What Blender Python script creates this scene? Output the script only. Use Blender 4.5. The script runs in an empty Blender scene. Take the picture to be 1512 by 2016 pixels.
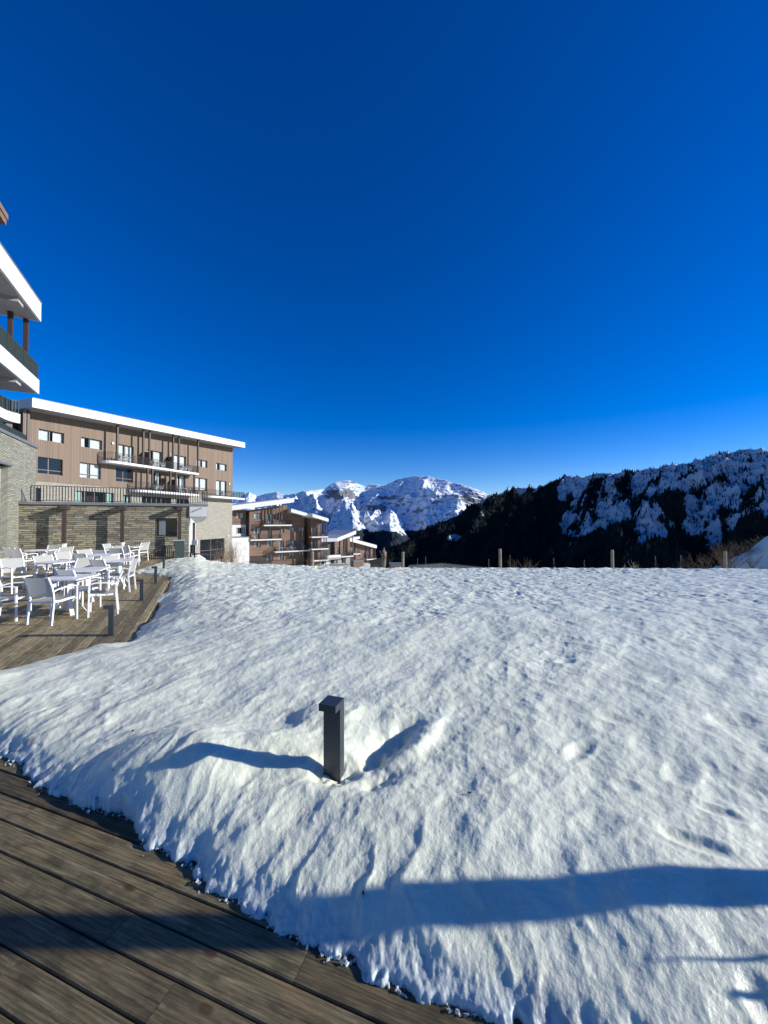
import bpy, bmesh, math, random
import numpy as np
from mathutils import Vector, Matrix
R = math.radians
random.seed(7)
sc = bpy.context.scene
COL = sc.collection
# ------------------------------------------------------------------ camera
F, CX, CY, H, PITCH = 760.0, 756.0, 1008.0, 1.92, R(1.05)
cam_d = bpy.data.cameras.new('camera'); cam = bpy.data.objects.new('camera', cam_d); COL.objects.link(cam)
cam_d.sensor_fit = 'VERTICAL'; cam_d.sensor_height = 36; cam_d.lens = F/2016*36
cam_d.clip_start = .05; cam_d.clip_end = 40000
cam.location = (0, 0, H); cam.rotation_euler = (R(90)+PITCH, 0, 0)
sc.camera = cam
def ray(px, py):
    u = -(py-CY)/F
    return Vector(((px-CX)/F, math.cos(PITCH)-math.sin(PITCH)*u, math.sin(PITCH)+math.cos(PITCH)*u))
def at(px, py, Y):                       # point at forward distance Y
    r = ray(px, py); k = Y/r.y
    return Vector((r.x*k, Y, H+r.z*k))
def gnd(px, py, z=0):                    # point on the level z
    r = ray(px, py); k = (z-H)/r.z
    return Vector((r.x*k, r.y*k, z))
# ------------------------------------------------------------------ tagging
def tag(o, label=None, cat=None, group=None, kind=None):
    if label: o['label'] = label
    if cat: o['category'] = cat
    if group: o['group'] = group
    if kind: o['kind'] = kind
    return o
def empty(name, loc, rz=0, label=None, cat=None, group=None):
    o = bpy.data.objects.new(name, None); COL.objects.link(o)
    o.location = loc; o.rotation_euler = (0, 0, rz); o.empty_display_size = .2
    return tag(o, label, cat, group)
def link(name, me, mat=None, parent=None):
    o = bpy.data.objects.new(name, me); COL.objects.link(o)
    if mat and not me.materials: me.materials.append(mat)
    if parent: o.parent = parent
    return o
def copy_tree(o, parent=None):
    c = o.copy(); COL.objects.link(c); c.parent = parent
    for ch in list(o.children): copy_tree(ch, c)
    return c
# ------------------------------------------------------------------ mesh builder
class MB:
    def __init__(s): s.v = []; s.f = []; s.uv = []
    def quad(s, pts, uv=None):
        n = len(s.v); s.v += [tuple(p) for p in pts]; s.f.append(tuple(range(n, n+len(pts))))
        s.uv += uv if uv else [(p[0], p[1]) for p in pts]
    def box(s, x0, x1, y0, y1, z0, z1, M=None):
        P = [Vector((x, y, z)) for x in (x0, x1) for y in (y0, y1) for z in (z0, z1)]
        fs = [((0,1,3,2),0),((4,6,7,5),0),((0,4,5,1),1),((2,3,7,6),1),((0,2,6,4),2),((1,5,7,3),2)]
        for f, ax in fs:
            uv = [((P[i].y, P[i].z) if ax == 0 else (P[i].x, P[i].z) if ax == 1 else (P[i].x, P[i].y)) for i in f]
            s.quad([(M @ P[i]) if M else P[i] for i in f], uv)
        return s
    def hexa(s, P):                       # 8 points: bottom 4 ccw, top 4 ccw
        for f in ((3,2,1,0),(4,5,6,7),(0,1,5,4),(1,2,6,5),(2,3,7,6),(3,0,4,7)):
            s.quad([P[i] for i in f], [(P[i][0]+P[i][1], P[i][2]) for i in f])
        return s
    def bar(s, p, q, w, d=None, side=None):
        p = Vector(p); q = Vector(q); d = d or w
        ax = (q-p).normalized()
        sd = Vector(side) if side else (Vector((0,0,1)) if abs(ax.z) < .9 else Vector((1,0,0)))
        a = ax.cross(sd).normalized()*w/2; b = ax.cross(a).normalized()*d/2
        P = [p-a-b, p+a-b, p+a+b, p-a+b, q-a-b, q+a-b, q+a+b, q-a+b]
        return s.hexa(P)
    def path(s, pts, w, d=None, side=None):
        for a, b in zip(pts, pts[1:]):
            a = Vector(a); b = Vector(b); e = (b-a).normalized()*min(w, d or w)*.25
            s.bar(a-e, b+e, w, d, side)
        return s
    def tube(s, pts, rs, n=8, cap=True):
        pts = [Vector(p) for p in pts]; rings = []
        if not hasattr(rs, '__len__'): rs = [rs]*len(pts)
        for i, p in enumerate(pts):
            t = (pts[min(i+1, len(pts)-1)]-pts[max(i-1, 0)]).normalized()
            ref = Vector((0,0,1)) if abs(t.z) < .9 else Vector((1,0,0))
            a = t.cross(ref).normalized(); b = t.cross(a)
            base = len(s.v)
            for k in range(n):
                an = 2*math.pi*k/n; s.v.append(tuple(p+(a*math.cos(an)+b*math.sin(an))*rs[i]))
            rings.append(base)
        for i in range(len(rings)-1):
            for k in range(n):
                k2 = (k+1) % n
                s.f.append((rings[i]+k, rings[i]+k2, rings[i+1]+k2, rings[i+1]+k))
                s.uv += [(k/n, i), ((k+1)/n, i), ((k+1)/n, i+1), (k/n, i+1)]
        if cap:
            for r_ in (rings[0], rings[-1]):
                s.f.append(tuple(r_+k for k in range(n))); s.uv += [(0, 0)]*n
        return s
    def build(s, name, mat=None, parent=None, smooth=False, recalc=True, bevel=0):
        me = bpy.data.meshes.new(name); me.from_pydata(s.v, [], s.f)
        ul = me.uv_layers.new(name='UVMap'); ul.data.foreach_set('uv', [c for u in s.uv for c in u])
        if recalc:
            bm = bmesh.new(); bm.from_mesh(me)
            bmesh.ops.recalc_face_normals(bm, faces=bm.faces); bm.to_mesh(me); bm.free()
        if smooth: me.shade_smooth()
        o = link(name, me, mat, parent)
        if bevel:
            m = o.modifiers.new('bevel', 'BEVEL'); m.width = bevel; m.segments = 2; m.limit_method = 'ANGLE'
        return o
def grid_mesh(name, X, Y, Z, mat, attrs=None, smooth=True):
    ny, nx = X.shape
    me = bpy.data.meshes.new(name)
    co = np.stack([X, Y, Z], -1).reshape(-1, 3).astype(np.float32)
    i = np.arange(ny*nx).reshape(ny, nx)
    q = np.stack([i[:-1, :-1], i[:-1, 1:], i[1:, 1:], i[1:, :-1]], -1).reshape(-1, 4).astype(np.int32)
    me.vertices.add(len(co)); me.vertices.foreach_set('co', co.ravel())
    me.loops.add(q.size); me.loops.foreach_set('vertex_index', q.ravel())
    me.polygons.add(len(q)); me.polygons.foreach_set('loop_start', np.arange(0, q.size, 4, dtype=np.int32))
    me.update(calc_edges=True)
    for k, a in (attrs or {}).items():
        at_ = me.attributes.new(k, 'FLOAT', 'POINT'); at_.data.foreach_set('value', a.ravel().astype(np.float32))
    if smooth: me.shade_smooth()
    o = link(name, me, mat); return o
# ------------------------------------------------------------------ numpy noise
def _hash(ix, iy, seed):
    h = (ix.astype(np.int64)*374761393 + iy.astype(np.int64)*668265263 + seed*1274126177) & 0xffffffff
    h = ((h ^ (h >> 13))*1274126177) & 0xffffffff
    return (h ^ (h >> 16)) & 0xffffffff
def gnoise(x, y, seed=0):
    x0 = np.floor(x); y0 = np.floor(y); fx = x-x0; fy = y-y0
    u = fx*fx*fx*(fx*(fx*6-15)+10); v = fy*fy*fy*(fy*(fy*6-15)+10)
    def g(dx, dy):
        a = _hash(x0+dx, y0+dy, seed)*(2*math.pi/4294967296.)
        return np.cos(a)*(fx-dx)+np.sin(a)*(fy-dy)
    n0 = g(0,0)*(1-u)+g(1,0)*u; n1 = g(0,1)*(1-u)+g(1,1)*u
    return (n0*(1-v)+n1*v)*1.5
def fbm(x, y, oct=4, seed=0, lac=2.03, gain=.5):
    s = 0; a = 1
    for k in range(oct):
        s = s+a*gnoise(x, y, seed+k*17); x = x*lac+3.1; y = y*lac+1.7; a *= gain
    return s
def ridged(x, y, oct=5, seed=0, gain=.55):
    s = 0; a = 1; w = 1
    for k in range(oct):
        n = 1-np.abs(gnoise(x, y, seed+k*13))*1.6; n = np.clip(n, 0, 1)**2
        s = s+a*n*w; w = np.clip(n*1.4, 0, 1); x = x*2.07+5.2; y = y*2.07+1.3; a *= gain
    return s
def sstep(a, b, x):
    t = np.clip((x-a)/(b-a), 0, 1); return t*t*(3-2*t)
# ------------------------------------------------------------------ materials
class NT:
    def __init__(s, name):
        s.m = bpy.data.materials.new(name); s.m.use_nodes = True; s.t = s.m.node_tree
        s.b = s.t.nodes['Principled BSDF']; s.out = s.t.nodes['Material Output']
    def n(s, typ, **kw):
        nd = s.t.nodes.new(typ)
        for k, v in kw.items():
            if k in nd.inputs: 
                nd.inputs[k].default_value = v
            else: setattr(nd, k, v)
        return nd
    def l(s, a, b): s.t.links.new(a, b)
    def set(s, **kw):
        for k, v in kw.items(): s.b.inputs[k.replace('_', ' ')].default_value = v
    def ramp(s, fac, stops):
        r = s.n('ShaderNodeValToRGB'); e = r.color_ramp.elements
        e[0].position, e[0].color = stops[0][0], (*stops[0][1], 1)
        e[1].position, e[1].color = stops[-1][0], (*stops[-1][1], 1)
        for p, c in stops[1:-1]:
            x = e.new(p); x.color = (*c, 1)
        s.l(fac, r.inputs['Fac']); return r.outputs['Color']
    def mix(s, fac, a, b, mode='MIX'):
        m = s.n('ShaderNodeMix', data_type='RGBA', blend_type=mode)
        for v, i in ((fac, 0), (a, 6), (b, 7)):
            if hasattr(v, 'links'): s.l(v, m.inputs[i])
            elif i == 0: m.inputs[0].default_value = v
            else: m.inputs[i].default_value = (*v, 1)
        return m.outputs[2]
    def math(s, op, a, b=0., c=None):
        m = s.n('ShaderNodeMath', operation=op)
        for i, v in enumerate((a, b, c)):
            if v is None: continue
            if hasattr(v, 'links'): s.l(v, m.inputs[i])
            else: m.inputs[i].default_value = v
        return m.outputs[0]
    def noise(s, vec, scale, detail=4, rough=.55, dist=0):
        n = s.n('ShaderNodeTexNoise'); n.inputs['Scale'].default_value = scale; n.inputs['Detail'].default_value = detail
        n.inputs['Roughness'].default_value = rough; n.inputs['Distortion'].default_value = dist
        if vec: s.l(vec, n.inputs['Vector'])
        return n.outputs['Fac']
    def mapv(s, vec, scale=(1,1,1), rot=(0,0,0)):
        m = s.n('ShaderNodeMapping'); m.inputs['Scale'].default_value = scale; m.inputs['Rotation'].default_value = rot
        s.l(vec, m.inputs['Vector']); return m.outputs['Vector']
    def bump(s, h, strength=.5, dist=.01, normal=None):
        b = s.n('ShaderNodeBump'); b.inputs['Strength'].default_value = strength; b.inputs['Distance'].default_value = dist
        s.l(h, b.inputs['Height'])
        if normal: s.l(normal, b.inputs['Normal'])
        return b.outputs['Normal']
    def coord(s, k='Object'):
        return s.n('ShaderNodeTexCoord').outputs[k]
    def attr(s, name, out='Fac'):
        a = s.n('ShaderNodeAttribute'); a.attribute_name = name; return a.outputs[out]
    def base(s, c): s.l(c, s.b.inputs['Base Color'])
    def nrm(s, n): s.l(n, s.b.inputs['Normal'])
def plain(name, col, rough=.5, metal=0, var=.12, scale=8, bump=.0, spec=.5):
    n = NT(name); n.set(Roughness=rough, Metallic=metal); n.b.inputs['Specular IOR Level'].default_value = spec
    co = n.coord(); f = n.noise(co, scale, 4)
    n.base(n.ramp(f, [(.3, tuple(c*(1-var) for c in col)), (.7, tuple(min(1, c*(1+var)) for c in col))]))
    if bump: n.nrm(n.bump(n.noise(co, scale*12, 3), bump, .004))
    return n.m
def mat_snow(name='snow_near', fine=True):
    n = NT(name); co = n.coord()
    a = n.noise(co, 1.6, 5); b = n.noise(co, 22, 3)
    c = n.ramp(a, [(.3, (.70,.715,.545)), (.7, (.86,.872,.68))])
    c = n.mix(n.math('MULTIPLY', b, .22), c, (.53,.54,.44))
    if fine:
        c = n.mix(n.attr('dirt'), c, (.22,.15,.10)); c = n.mix(n.attr('orange'), c, (.42,.19,.09)); c = n.mix(n.attr('red'), c, (.45,.03,.03))
        w = n.math('MULTIPLY', n.attr('wet'), .8)
        c = n.mix(w, c, (.50,.56,.57))
    n.base(c)
    n.set(Roughness=.42); n.b.inputs['Specular IOR Level'].default_value = .45
    if fine:
        n.b.inputs['Subsurface Weight'].default_value = .5
        n.b.inputs['Subsurface Radius'].default_value = (.9,1.0,1.1); n.b.inputs['Subsurface Scale'].default_value = .03
        v = n.n('ShaderNodeTexVoronoi'); v.inputs['Scale'].default_value = 85; n.l(co, v.inputs['Vector'])
        h = n.math('ADD', n.noise(co, 60, 5, .7), n.math('MULTIPLY', v.outputs['Distance'], .5))
        n1 = n.bump(h, .38, .007)
        n.nrm(n.bump(n.noise(co, 230, 2, .6), .35, .003, n1))
        n.l(n.ramp(n.noise(co, 30, 3), [(.4, (.28,)*3), (.65, (.55,)*3)]), n.b.inputs['Roughness'])
    return n.m
def mat_deck(name='weathered_deck_boards', bright=1.):
    n = NT(name); uv = n.coord('UV'); at_ = n.attr('board', 'Fac')
    # u along the board, v across; offset each board
    off = n.n('ShaderNodeCombineXYZ'); n.l(n.math('MULTIPLY', at_, 37.3), off.inputs[0]); n.l(n.math('MULTIPLY', at_, 11.9), off.inputs[1])
    va = n.n('ShaderNodeVectorMath', operation='ADD'); n.l(uv, va.inputs[0]); n.l(off.outputs[0], va.inputs[1]); v = va.outputs[0]
    g1 = n.noise(n.mapv(v, (1.3, 22, 1)), 2.6, 9, .72, .35)
    g2 = n.noise(n.mapv(v, (3, 150, 1)), 1.6, 4, .6, .5)
    w = n.n('ShaderNodeTexWave', wave_type='BANDS', bands_direction='Y'); w.inputs['Scale'].default_value = 5; w.inputs['Distortion'].default_value = 11; w.inputs['Detail'].default_value = 3
    w.inputs['Detail Scale'].default_value = .9
    n.l(n.mapv(v, (.22, 3.4, 1)), w.inputs['Vector'])
    kn = n.n('ShaderNodeTexVoronoi', voronoi_dimensions='2D'); kn.inputs['Scale'].default_value = 1.9; n.l(n.mapv(v, (1, 2.0, 1)), kn.inputs['Vector'])
    knot = n.ramp(kn.outputs['Distance'], [(.045, (1,1,1)), (.085, (0,0,0))])
    c = n.ramp(g1, [(.32, (.040,.036,.026)), (.5, (.125,.112,.082)), (.68, (.27,.245,.18))])
    c = n.mix(.25, c, n.ramp(w.outputs['Fac'], [(.1, (.060,.052,.036)), (.9, (.205,.185,.135))]))
    c = n.mix(n.math('MULTIPLY', g2, .5), c, (.05,.042,.030))
    blot = n.noise(n.mapv(v, (1.3, 2.6, 1)), 3.0, 7, .7)
    c = n.mix(n.ramp(blot, [(.48, (0,0,0)), (.70, (.4,.4,.4))]), c, (.15,.095,.055))
    blot2 = n.noise(n.mapv(v, (2.0, 4, 1)), 3.1, 5, .6)
    c = n.mix(n.ramp(blot2, [(.48, (0,0,0)), (.66, (.7,.7,.7))]), c, (.035,.033,.026))
    c = n.mix(n.math('MULTIPLY', knot, .9), c, (.06,.036,.020))
    crk = n.ramp(n.noise(n.mapv(v, (1.1, 34, 1)), 2.0, 3, .5), [(.60, (0,0,0)), (.66, (1,1,1))])
    c = n.mix(n.math('MULTIPLY', crk, .65), c, (.022,.018,.013))
    c = n.mix(n.math('MULTIPLY', n.noise(v, 9, 6, .75), .35), c, (.20,.175,.125))
    gm = n.n('ShaderNodeGamma'); n.l(c, gm.inputs[0]); gm.inputs[1].default_value = 1.5
    c = n.mix(1., gm.outputs[0], (2.35,2.38,2.38), 'MULTIPLY')
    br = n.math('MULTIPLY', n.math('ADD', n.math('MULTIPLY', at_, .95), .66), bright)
    hs = n.n('ShaderNodeHueSaturation'); n.l(br, hs.inputs['Value']); n.l(n.mix(.55, c, (1.0,.93,.65), 'MULTIPLY'), hs.inputs['Color'])
    n.base(hs.outputs[0])
    h = n.math('ADD', n.math('MULTIPLY', g1, .6), n.math('ADD', n.math('MULTIPLY', g2, .5), n.math('MULTIPLY', w.outputs['Fac'], .12)))
    n.nrm(n.bump(h, .7, .006)); n.l(n.ramp(g1, [(.3, (.75,)*3), (.7, (.5,)*3)]), n.b.inputs['Roughness'])
    n.b.inputs['Specular IOR Level'].default_value = .3
    return n.m
def mat_stone(name, c1, c2, mortar, bw=.42, bh=.085, warm=.5):
    n = NT(name); uv = n.coord('UV')
    d = n.n('ShaderNodeTexNoise'); d.inputs['Scale'].default_value = 2.2; d.inputs['Detail'].default_value = 2; n.l(uv, d.inputs['Vector'])
    vm = n.n('ShaderNodeVectorMath', operation='MULTIPLY_ADD'); n.l(d.outputs['Color'], vm.inputs[0]); vm.inputs[1].default_value = (.5,.085,0); n.l(uv, vm.inputs[2])
    def brick(off, w, h):
        b = n.n('ShaderNodeTexBrick'); b.offset = .37; b.squash = 1.4; b.squash_frequency = 3
        b.inputs['Scale'].default_value = 1; b.inputs['Brick Width'].default_value = w; b.inputs['Row Height'].default_value = h
        b.inputs['Mortar Size'].default_value = .012; b.inputs['Mortar Smooth'].default_value = .4; b.inputs['Bias'].default_value = -.1
        b.inputs['Color1'].default_value = (0,0,0,1); b.inputs['Color2'].default_value = (1,1,1,1); b.inputs['Mortar'].default_value = (.5,.5,.5,1)
        n.l(vm.outputs[0], b.inputs['Vector']); return b
    b = brick(0, bw, bh); b2 = brick(1, bw*1.31, bh)
    c = n.ramp(b.outputs['Color'], [(0, c1), (.5, tuple((x+y)/2 for x, y in zip(c1, c2))), (1, c2)])
    big = n.noise(n.mapv(uv, (.8, 5, 1)), 1.6, 4, .6)
    c = n.mix(n.ramp(big, [(.5, (0,0,0)), (.68, (warm,)*3)]), c, (.36,.23,.09))
    c = n.mix(n.ramp(n.noise(n.mapv(uv, (.9, 6, 1)), 2.3, 3), [(.5, (0,0,0)), (.66, (.5,.5,.5))]), c, (.27,.30,.31))
    c = n.mix(n.math('MULTIPLY', n.noise(uv, 25, 4, .7), .45), c, tuple(x*.45 for x in c1))
    c = n.mix(b.outputs['Fac'], c, mortar)
    n.base(c); n.set(Roughness=.85)
    hh = n.math('ADD', n.math('MULTIPLY', b.outputs['Fac'], -1.), n.math('ADD', n.math('MULTIPLY', b.outputs['Color'], .7), n.math('MULTIPLY', n.noise(uv, 18, 4, .65), .6)))
    n.nrm(n.bump(hh, 1., .035))
    return n.m
def mat_clad(name, col, pitch=.13, gap=.3, vary=.25, horizontal=False):
    n = NT(name); uv = n.coord('UV'); sp = n.n('ShaderNodeSeparateXYZ'); n.l(uv, sp.inputs[0])
    ax = sp.outputs[1 if horizontal else 0]
    s = n.math('DIVIDE', ax, pitch); fr = n.math('FRACT', s); fl = n.math('FLOOR', s)
    wn = n.n('ShaderNodeTexWhiteNoise', noise_dimensions='1D'); n.l(fl, wn.inputs['W'])
    groove = n.ramp(fr, [(0, (1,1,1)), (.10, (0,0,0)), (.9, (0,0,0)), (1, (1,1,1))])
    v = n.math('ADD', n.math('MULTIPLY', wn.outputs['Value'], vary), 1-vary/2)
    hs = n.n('ShaderNodeHueSaturation'); hs.inputs['Color'].default_value = (*col, 1); n.l(v, hs.inputs['Value'])
    gr = n.noise(n.mapv(uv, (14, .8, 1) if not horizontal else (.8, 14, 1)), 3, 4, .6)
    c = n.mix(n.math('MULTIPLY', gr, .5), hs.outputs[0], tuple(x*.5 for x in col))
    c = n.mix(n.math('MULTIPLY', groove, gap), c, tuple(x*.2 for x in col))
    n.base(c); n.set(Roughness=.75); n.b.inputs['Specular IOR Level'].default_value = .25
    n.nrm(n.bump(n.math('MULTIPLY', groove, -1.), .8, .02))
    return n.m
def mat_glass(name, tint=(.02,.03,.035), opq=.45):
    n = NT(name); t = n.t
    tr = n.n('ShaderNodeBsdfTransparent'); tr.inputs[0].default_value = (.93,.96,.95,1)
    n.set(Roughness=.03); n.b.inputs['Base Color'].default_value = (*tint, 1)
    mx = n.n('ShaderNodeMixShader'); mx.inputs[0].default_value = opq
    n.l(tr.outputs[0], mx.inputs[1]); n.l(n.b.outputs[0], mx.inputs[2]); n.l(mx.outputs[0], n.out.inputs['Surface'])
    return n.m
def mat_sling(name, col, tr_amt=.45):
    n = NT(name); uv = n.coord('Object')
    w = n.noise(n.mapv(uv, (1, 1, 1)), 300, 1)
    f = n.noise(uv, 9, 4)
    c = n.mix(n.math('MULTIPLY', f, .35), col, tuple(x*.72 for x in col))
    n.base(c); n.set(Roughness=.7); n.nrm(n.bump(w, .3, .001))
    tl = n.n('ShaderNodeBsdfTranslucent'); tl.inputs[0].default_value = (*[x*.9 for x in col], 1)
    mx = n.n('ShaderNodeMixShader'); mx.inputs[0].default_value = tr_amt
    n.l(n.b.outputs[0], mx.inputs[1]); n.l(tl.outputs[0], mx.inputs[2]); n.l(mx.outputs[0], n.out.inputs['Surface'])
    return n.m
M = {}
M['snow'] = mat_snow('snow_near'); M['snow_far'] = mat_snow('snow_far', False)
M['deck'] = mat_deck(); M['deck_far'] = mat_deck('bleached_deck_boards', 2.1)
M['under'] = plain('dark_underlay', (.03,.028,.025), .9)
M['bollard'] = plain('anthracite_paint', (.028,.036,.045), .38, 0, .15, 12, .15)
M['white_metal'] = plain('white_powder_coat', (.80,.80,.78), .4, 0, .03, 5)
M['sling'] = mat_sling('pale_mesh_fabric', (.60,.60,.55))
M['stoneA'] = mat_stone('slate_ledge_stone', (.16,.15,.108), (.52,.465,.31), (.05,.045,.035), .40, .10)
M['stoneB'] = mat_stone('pale_ledge_stone', (.27,.265,.20), (.50,.48,.36), (.13,.125,.10), .34, .07, .2)
M['stoneC'] = mat_stone('pale_stone_base', (.33,.30,.24), (.46,.43,.35), (.22,.20,.17), .5, .14, .12)
M['clad'] = mat_clad('brown_vertical_cladding', (.235,.176,.130), .16, .6, .25)
M['clad_far'] = mat_clad('brown_boards', (.235,.150,.110), .3, .4, .25, True)
M['slat'] = mat_clad('grey_vertical_slats', (.36,.345,.28), .22, .8, .5)
M['fascia'] = plain('white_fascia', (.66,.655,.63), .6, 0, .09, 1.5)
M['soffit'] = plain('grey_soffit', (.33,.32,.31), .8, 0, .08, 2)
M['concrete'] = plain('pale_grey_panel', (.50,.50,.50), .7, 0, .06, 2)
M['render'] = plain('white_render', (.70,.69,.67), .9, 0, .06, 1.2)
M['brown'] = plain('dark_brown_steel', (.050,.034,.028), .5, 0, .1, 3)
M['dark'] = plain('room_and_shade_black', (.012,.012,.013), .8)  # near-black for unlit rooms; also stands in for shade in recesses
M['grey_trim'] = plain('grey_metal_trim', (.20,.21,.215), .45, .3, .06, 3)
M['win_frame'] = plain('brown_grey_frame', (.14,.105,.09), .5, 0, .06, 3)
M['glass'] = mat_glass('window_glass', opq=.18)
M['dglass'] = mat_glass('dark_window_glass', (.015,.02,.025), .9)
M['gglass'] = mat_glass('green_balustrade_glass', (.06,.10,.09), .72)
M['curtain'] = plain('pale_curtain', (.80,.84,.84), .9, 0, .12, 3)
M['green_curtain'] = plain('sea_green_curtain', (.45,.62,.55), .9, 0, .1, 3)
M['rail'] = plain('black_rail', (.022,.022,.024), .45, .4)
M['bars'] = plain('dark_green_bars', (.055,.075,.068), .5, .2)
M['post'] = plain('grey_round_timber', (.24,.20,.14), .8, 0, .3, 6, .4)
M['twig'] = plain('bare_twigs', (.16,.105,.065), .85, 0, .3, 6)
M['twig_pale'] = plain('pale_bare_twigs', (.42,.34,.25), .85, 0, .2, 6)
M['bark'] = plain('mottled_bark', (.17,.135,.10), .9, 0, .4, 5, .5)
M['box_wood'] = plain('brown_timber_panel', (.19,.12,.08), .8, 0, .2, 3)
M['roof_snow'] = plain('roof_membrane', (.42,.43,.45), .8, 0, .1, .6)
# ------------------------------------------------------------------ world and sun
SUN_EL, SUN_AZ = R(19.5), R(90)     # azimuth from +Y towards +X
w = bpy.data.worlds.new('World'); sc.world = w; w.use_nodes = True
nt = w.node_tree; bg = nt.nodes['Background']
sky = nt.nodes.new('ShaderNodeTexSky'); sky.sky_type = 'NISHITA'; sky.sun_disc = False
sky.sun_elevation = SUN_EL; sky.sun_rotation = SUN_AZ; sky.altitude = 1700; sky.air_density = 1.0; sky.dust_density = 0.0; sky.ozone_density = 4.2
hs = nt.nodes.new('ShaderNodeHueSaturation'); hs.inputs['Saturation'].default_value = 1.36; hs.inputs['Hue'].default_value = .519; hs.inputs['Value'].default_value = 1.10
nt.links.new(sky.outputs[0], hs.inputs['Color']); nt.links.new(hs.outputs[0], bg.inputs['Color']); bg.inputs['Strength'].default_value = .108
sl = bpy.data.lights.new('sun', 'SUN'); sl.energy = 4.9; sl.angle = R(.53); sl.color = (1, .975, .93)
so = bpy.data.objects.new('sun', sl); COL.objects.link(so)
sdir = Vector((math.cos(SUN_EL)*math.sin(SUN_AZ), math.cos(SUN_EL)*math.cos(SUN_AZ), math.sin(SUN_EL)))
so.rotation_euler = sdir.to_track_quat('Z', 'Y').to_euler(); so.location = sdir*50+Vector((0,0,20))
sc.view_settings.view_transform = 'Standard'; sc.view_settings.look = 'None'; sc.view_settings.gamma = 1
sc.view_settings.exposure = .42
# ------------------------------------------------------------------ frames of the two deck grids
UA = np.array((-.42, .9075)); PA = np.array((.9075, .42))      # far deck: s along UA, p along PA
UB = np.array((.945, -.326)); VB = np.array((.326, .945))      # near deck: u along UB, v along VB
def sp(X, Y): return X*UA[0]+Y*UA[1], X*PA[0]+Y*PA[1]
def fsp(s, p): return s*UA[0]+p*PA[0], s*UA[1]+p*PA[1]
def uvb(X, Y): return X*UB[0]+Y*UB[1], X*VB[0]+Y*VB[1]
def fuv(u, v): return u*UB[0]+v*VB[0], u*UB[1]+v*VB[1]
V_EDGE, P_EDGE, S_WALL = 2.62, -1.0, 22.95
# boards
def boards(name, rows, to_xy, pitch, seed, mat='deck'):
    rnd = random.Random(seed); v = []; f = []; uv = []; at_ = []
    for (c0, c1, a, b) in rows:              # c across, a..b along
        x = a
        first = True
        while x < b:
            L = rnd.uniform(2.2, 4.2) if not first else rnd.uniform(.6, 4.)
            first = False
            y = min(b, x+L); g = .0036; e = .005; zz = rnd.uniform(-.0015, .0015); rr = rnd.random()
            A0, A1, C0, C1 = x+.0015, y-.0015, c0+g, c1-g
            for seg in [(A0, A1)]:
                base = len(v)
                ring = [(C0, -.035), (C0, -e), (C0+e, 0), (C1-e, 0), (C1, -e), (C1, -.035)]
                for aa in seg:
                    for (c, z) in ring:
                        X, Y = to_xy(aa, c); v.append((X, Y, z+zz))
                for k in range(5):
                    f.append((base+k, base+k+1, base+6+k+1, base+6+k))
                    for (aa, kk) in ((seg[0], k), (seg[0], k+1), (seg[1], k+1), (seg[1], k)):
                        uv.append((aa, ring[kk][0]+(0 if ring[kk][1] > -.03 else -.03)))
                    at_.append(rr)
                f.append(tuple(base+k for k in range(6))); uv += [(seg[0], c) for c, z in ring]; at_.append(rr)
                f.append(tuple(base+6+k for k in range(6))); uv += [(seg[1], c) for c, z in ring]; at_.append(rr)
            x = y
    me = bpy.data.meshes.new(name); me.from_pydata(v, [], f)
    ul = me.uv_layers.new(name='UVMap'); ul.data.foreach_set('uv', [c for u_ in uv for c in u_])
    a_ = me.attributes.new('board', 'FLOAT', 'FACE'); a_.data.foreach_set('value', at_)
    bm = bmesh.new(); bm.from_mesh(me); bmesh.ops.recalc_face_normals(bm, faces=bm.faces); bm.to_mesh(me); bm.free()
    return tag(link(name, me, M[mat]), kind='structure')
P_ = .150
rows = []
v_ = -3.4+.0
k = 0
while V_EDGE - P_*(k+1) > -3.5:
    rows.append((V_EDGE-P_*(k+1), V_EDGE-P_*k, -7.5, 4.5)); k += 1
boards('near_deck', rows, lambda a, c: fuv(a, c), P_, 3)
rows = []; k = 0
while P_EDGE - P_*(k+1) > -10.5:
    c1 = P_EDGE-P_*k; c0 = c1-P_
    # start where v = V_EDGE: point (s,p): v = s*(UA.VB)+p*(PA.VB)
    ua = float(UA@VB); pa = float(PA@VB)
    s0 = (V_EDGE+.02-min(c0*pa, c1*pa))/ua
    rows.append((c0, c1, s0, S_WALL)); k += 1
boards('far_deck', rows, lambda a, c: fsp(a, c), P_, 5, 'deck_far')
mb = MB()
def slab_xy(mb, pts, z0, z1):
    n = len(pts)
    mb.quad([(x, y, z1) for x, y in pts]); mb.quad([(x, y, z0) for x, y in pts][::-1])
    for i in range(n):
        a, b = pts[i], pts[(i+1) % n]; mb.quad([(*a, z0), (*b, z0), (*b, z1), (*a, z1)])
slab_xy(mb, [fuv(-7.5, -3.4), fuv(4.5, -3.4), fuv(4.5, V_EDGE-.03), fuv(-7.5, V_EDGE-.03)], -.10, -.055)
slab_xy(mb, [fsp(4.5, P_EDGE-.03), fsp(S_WALL, P_EDGE-.03), fsp(S_WALL, -10.4), fsp(-.5, -10.4)], -.10, -.058)
tag(mb.build('deck_underlay', M['under']), kind='structure')
# fascia boards on the open edge of the far deck
mb = MB()
a = fsp(6.2, P_EDGE+.016); b = fsp(S_WALL, P_EDGE+.016)
mb.bar((*a, -.10), (*b, -.10), .028, .13)
tag(mb.build('deck_edge_board', M['deck']), kind='structure')
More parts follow.
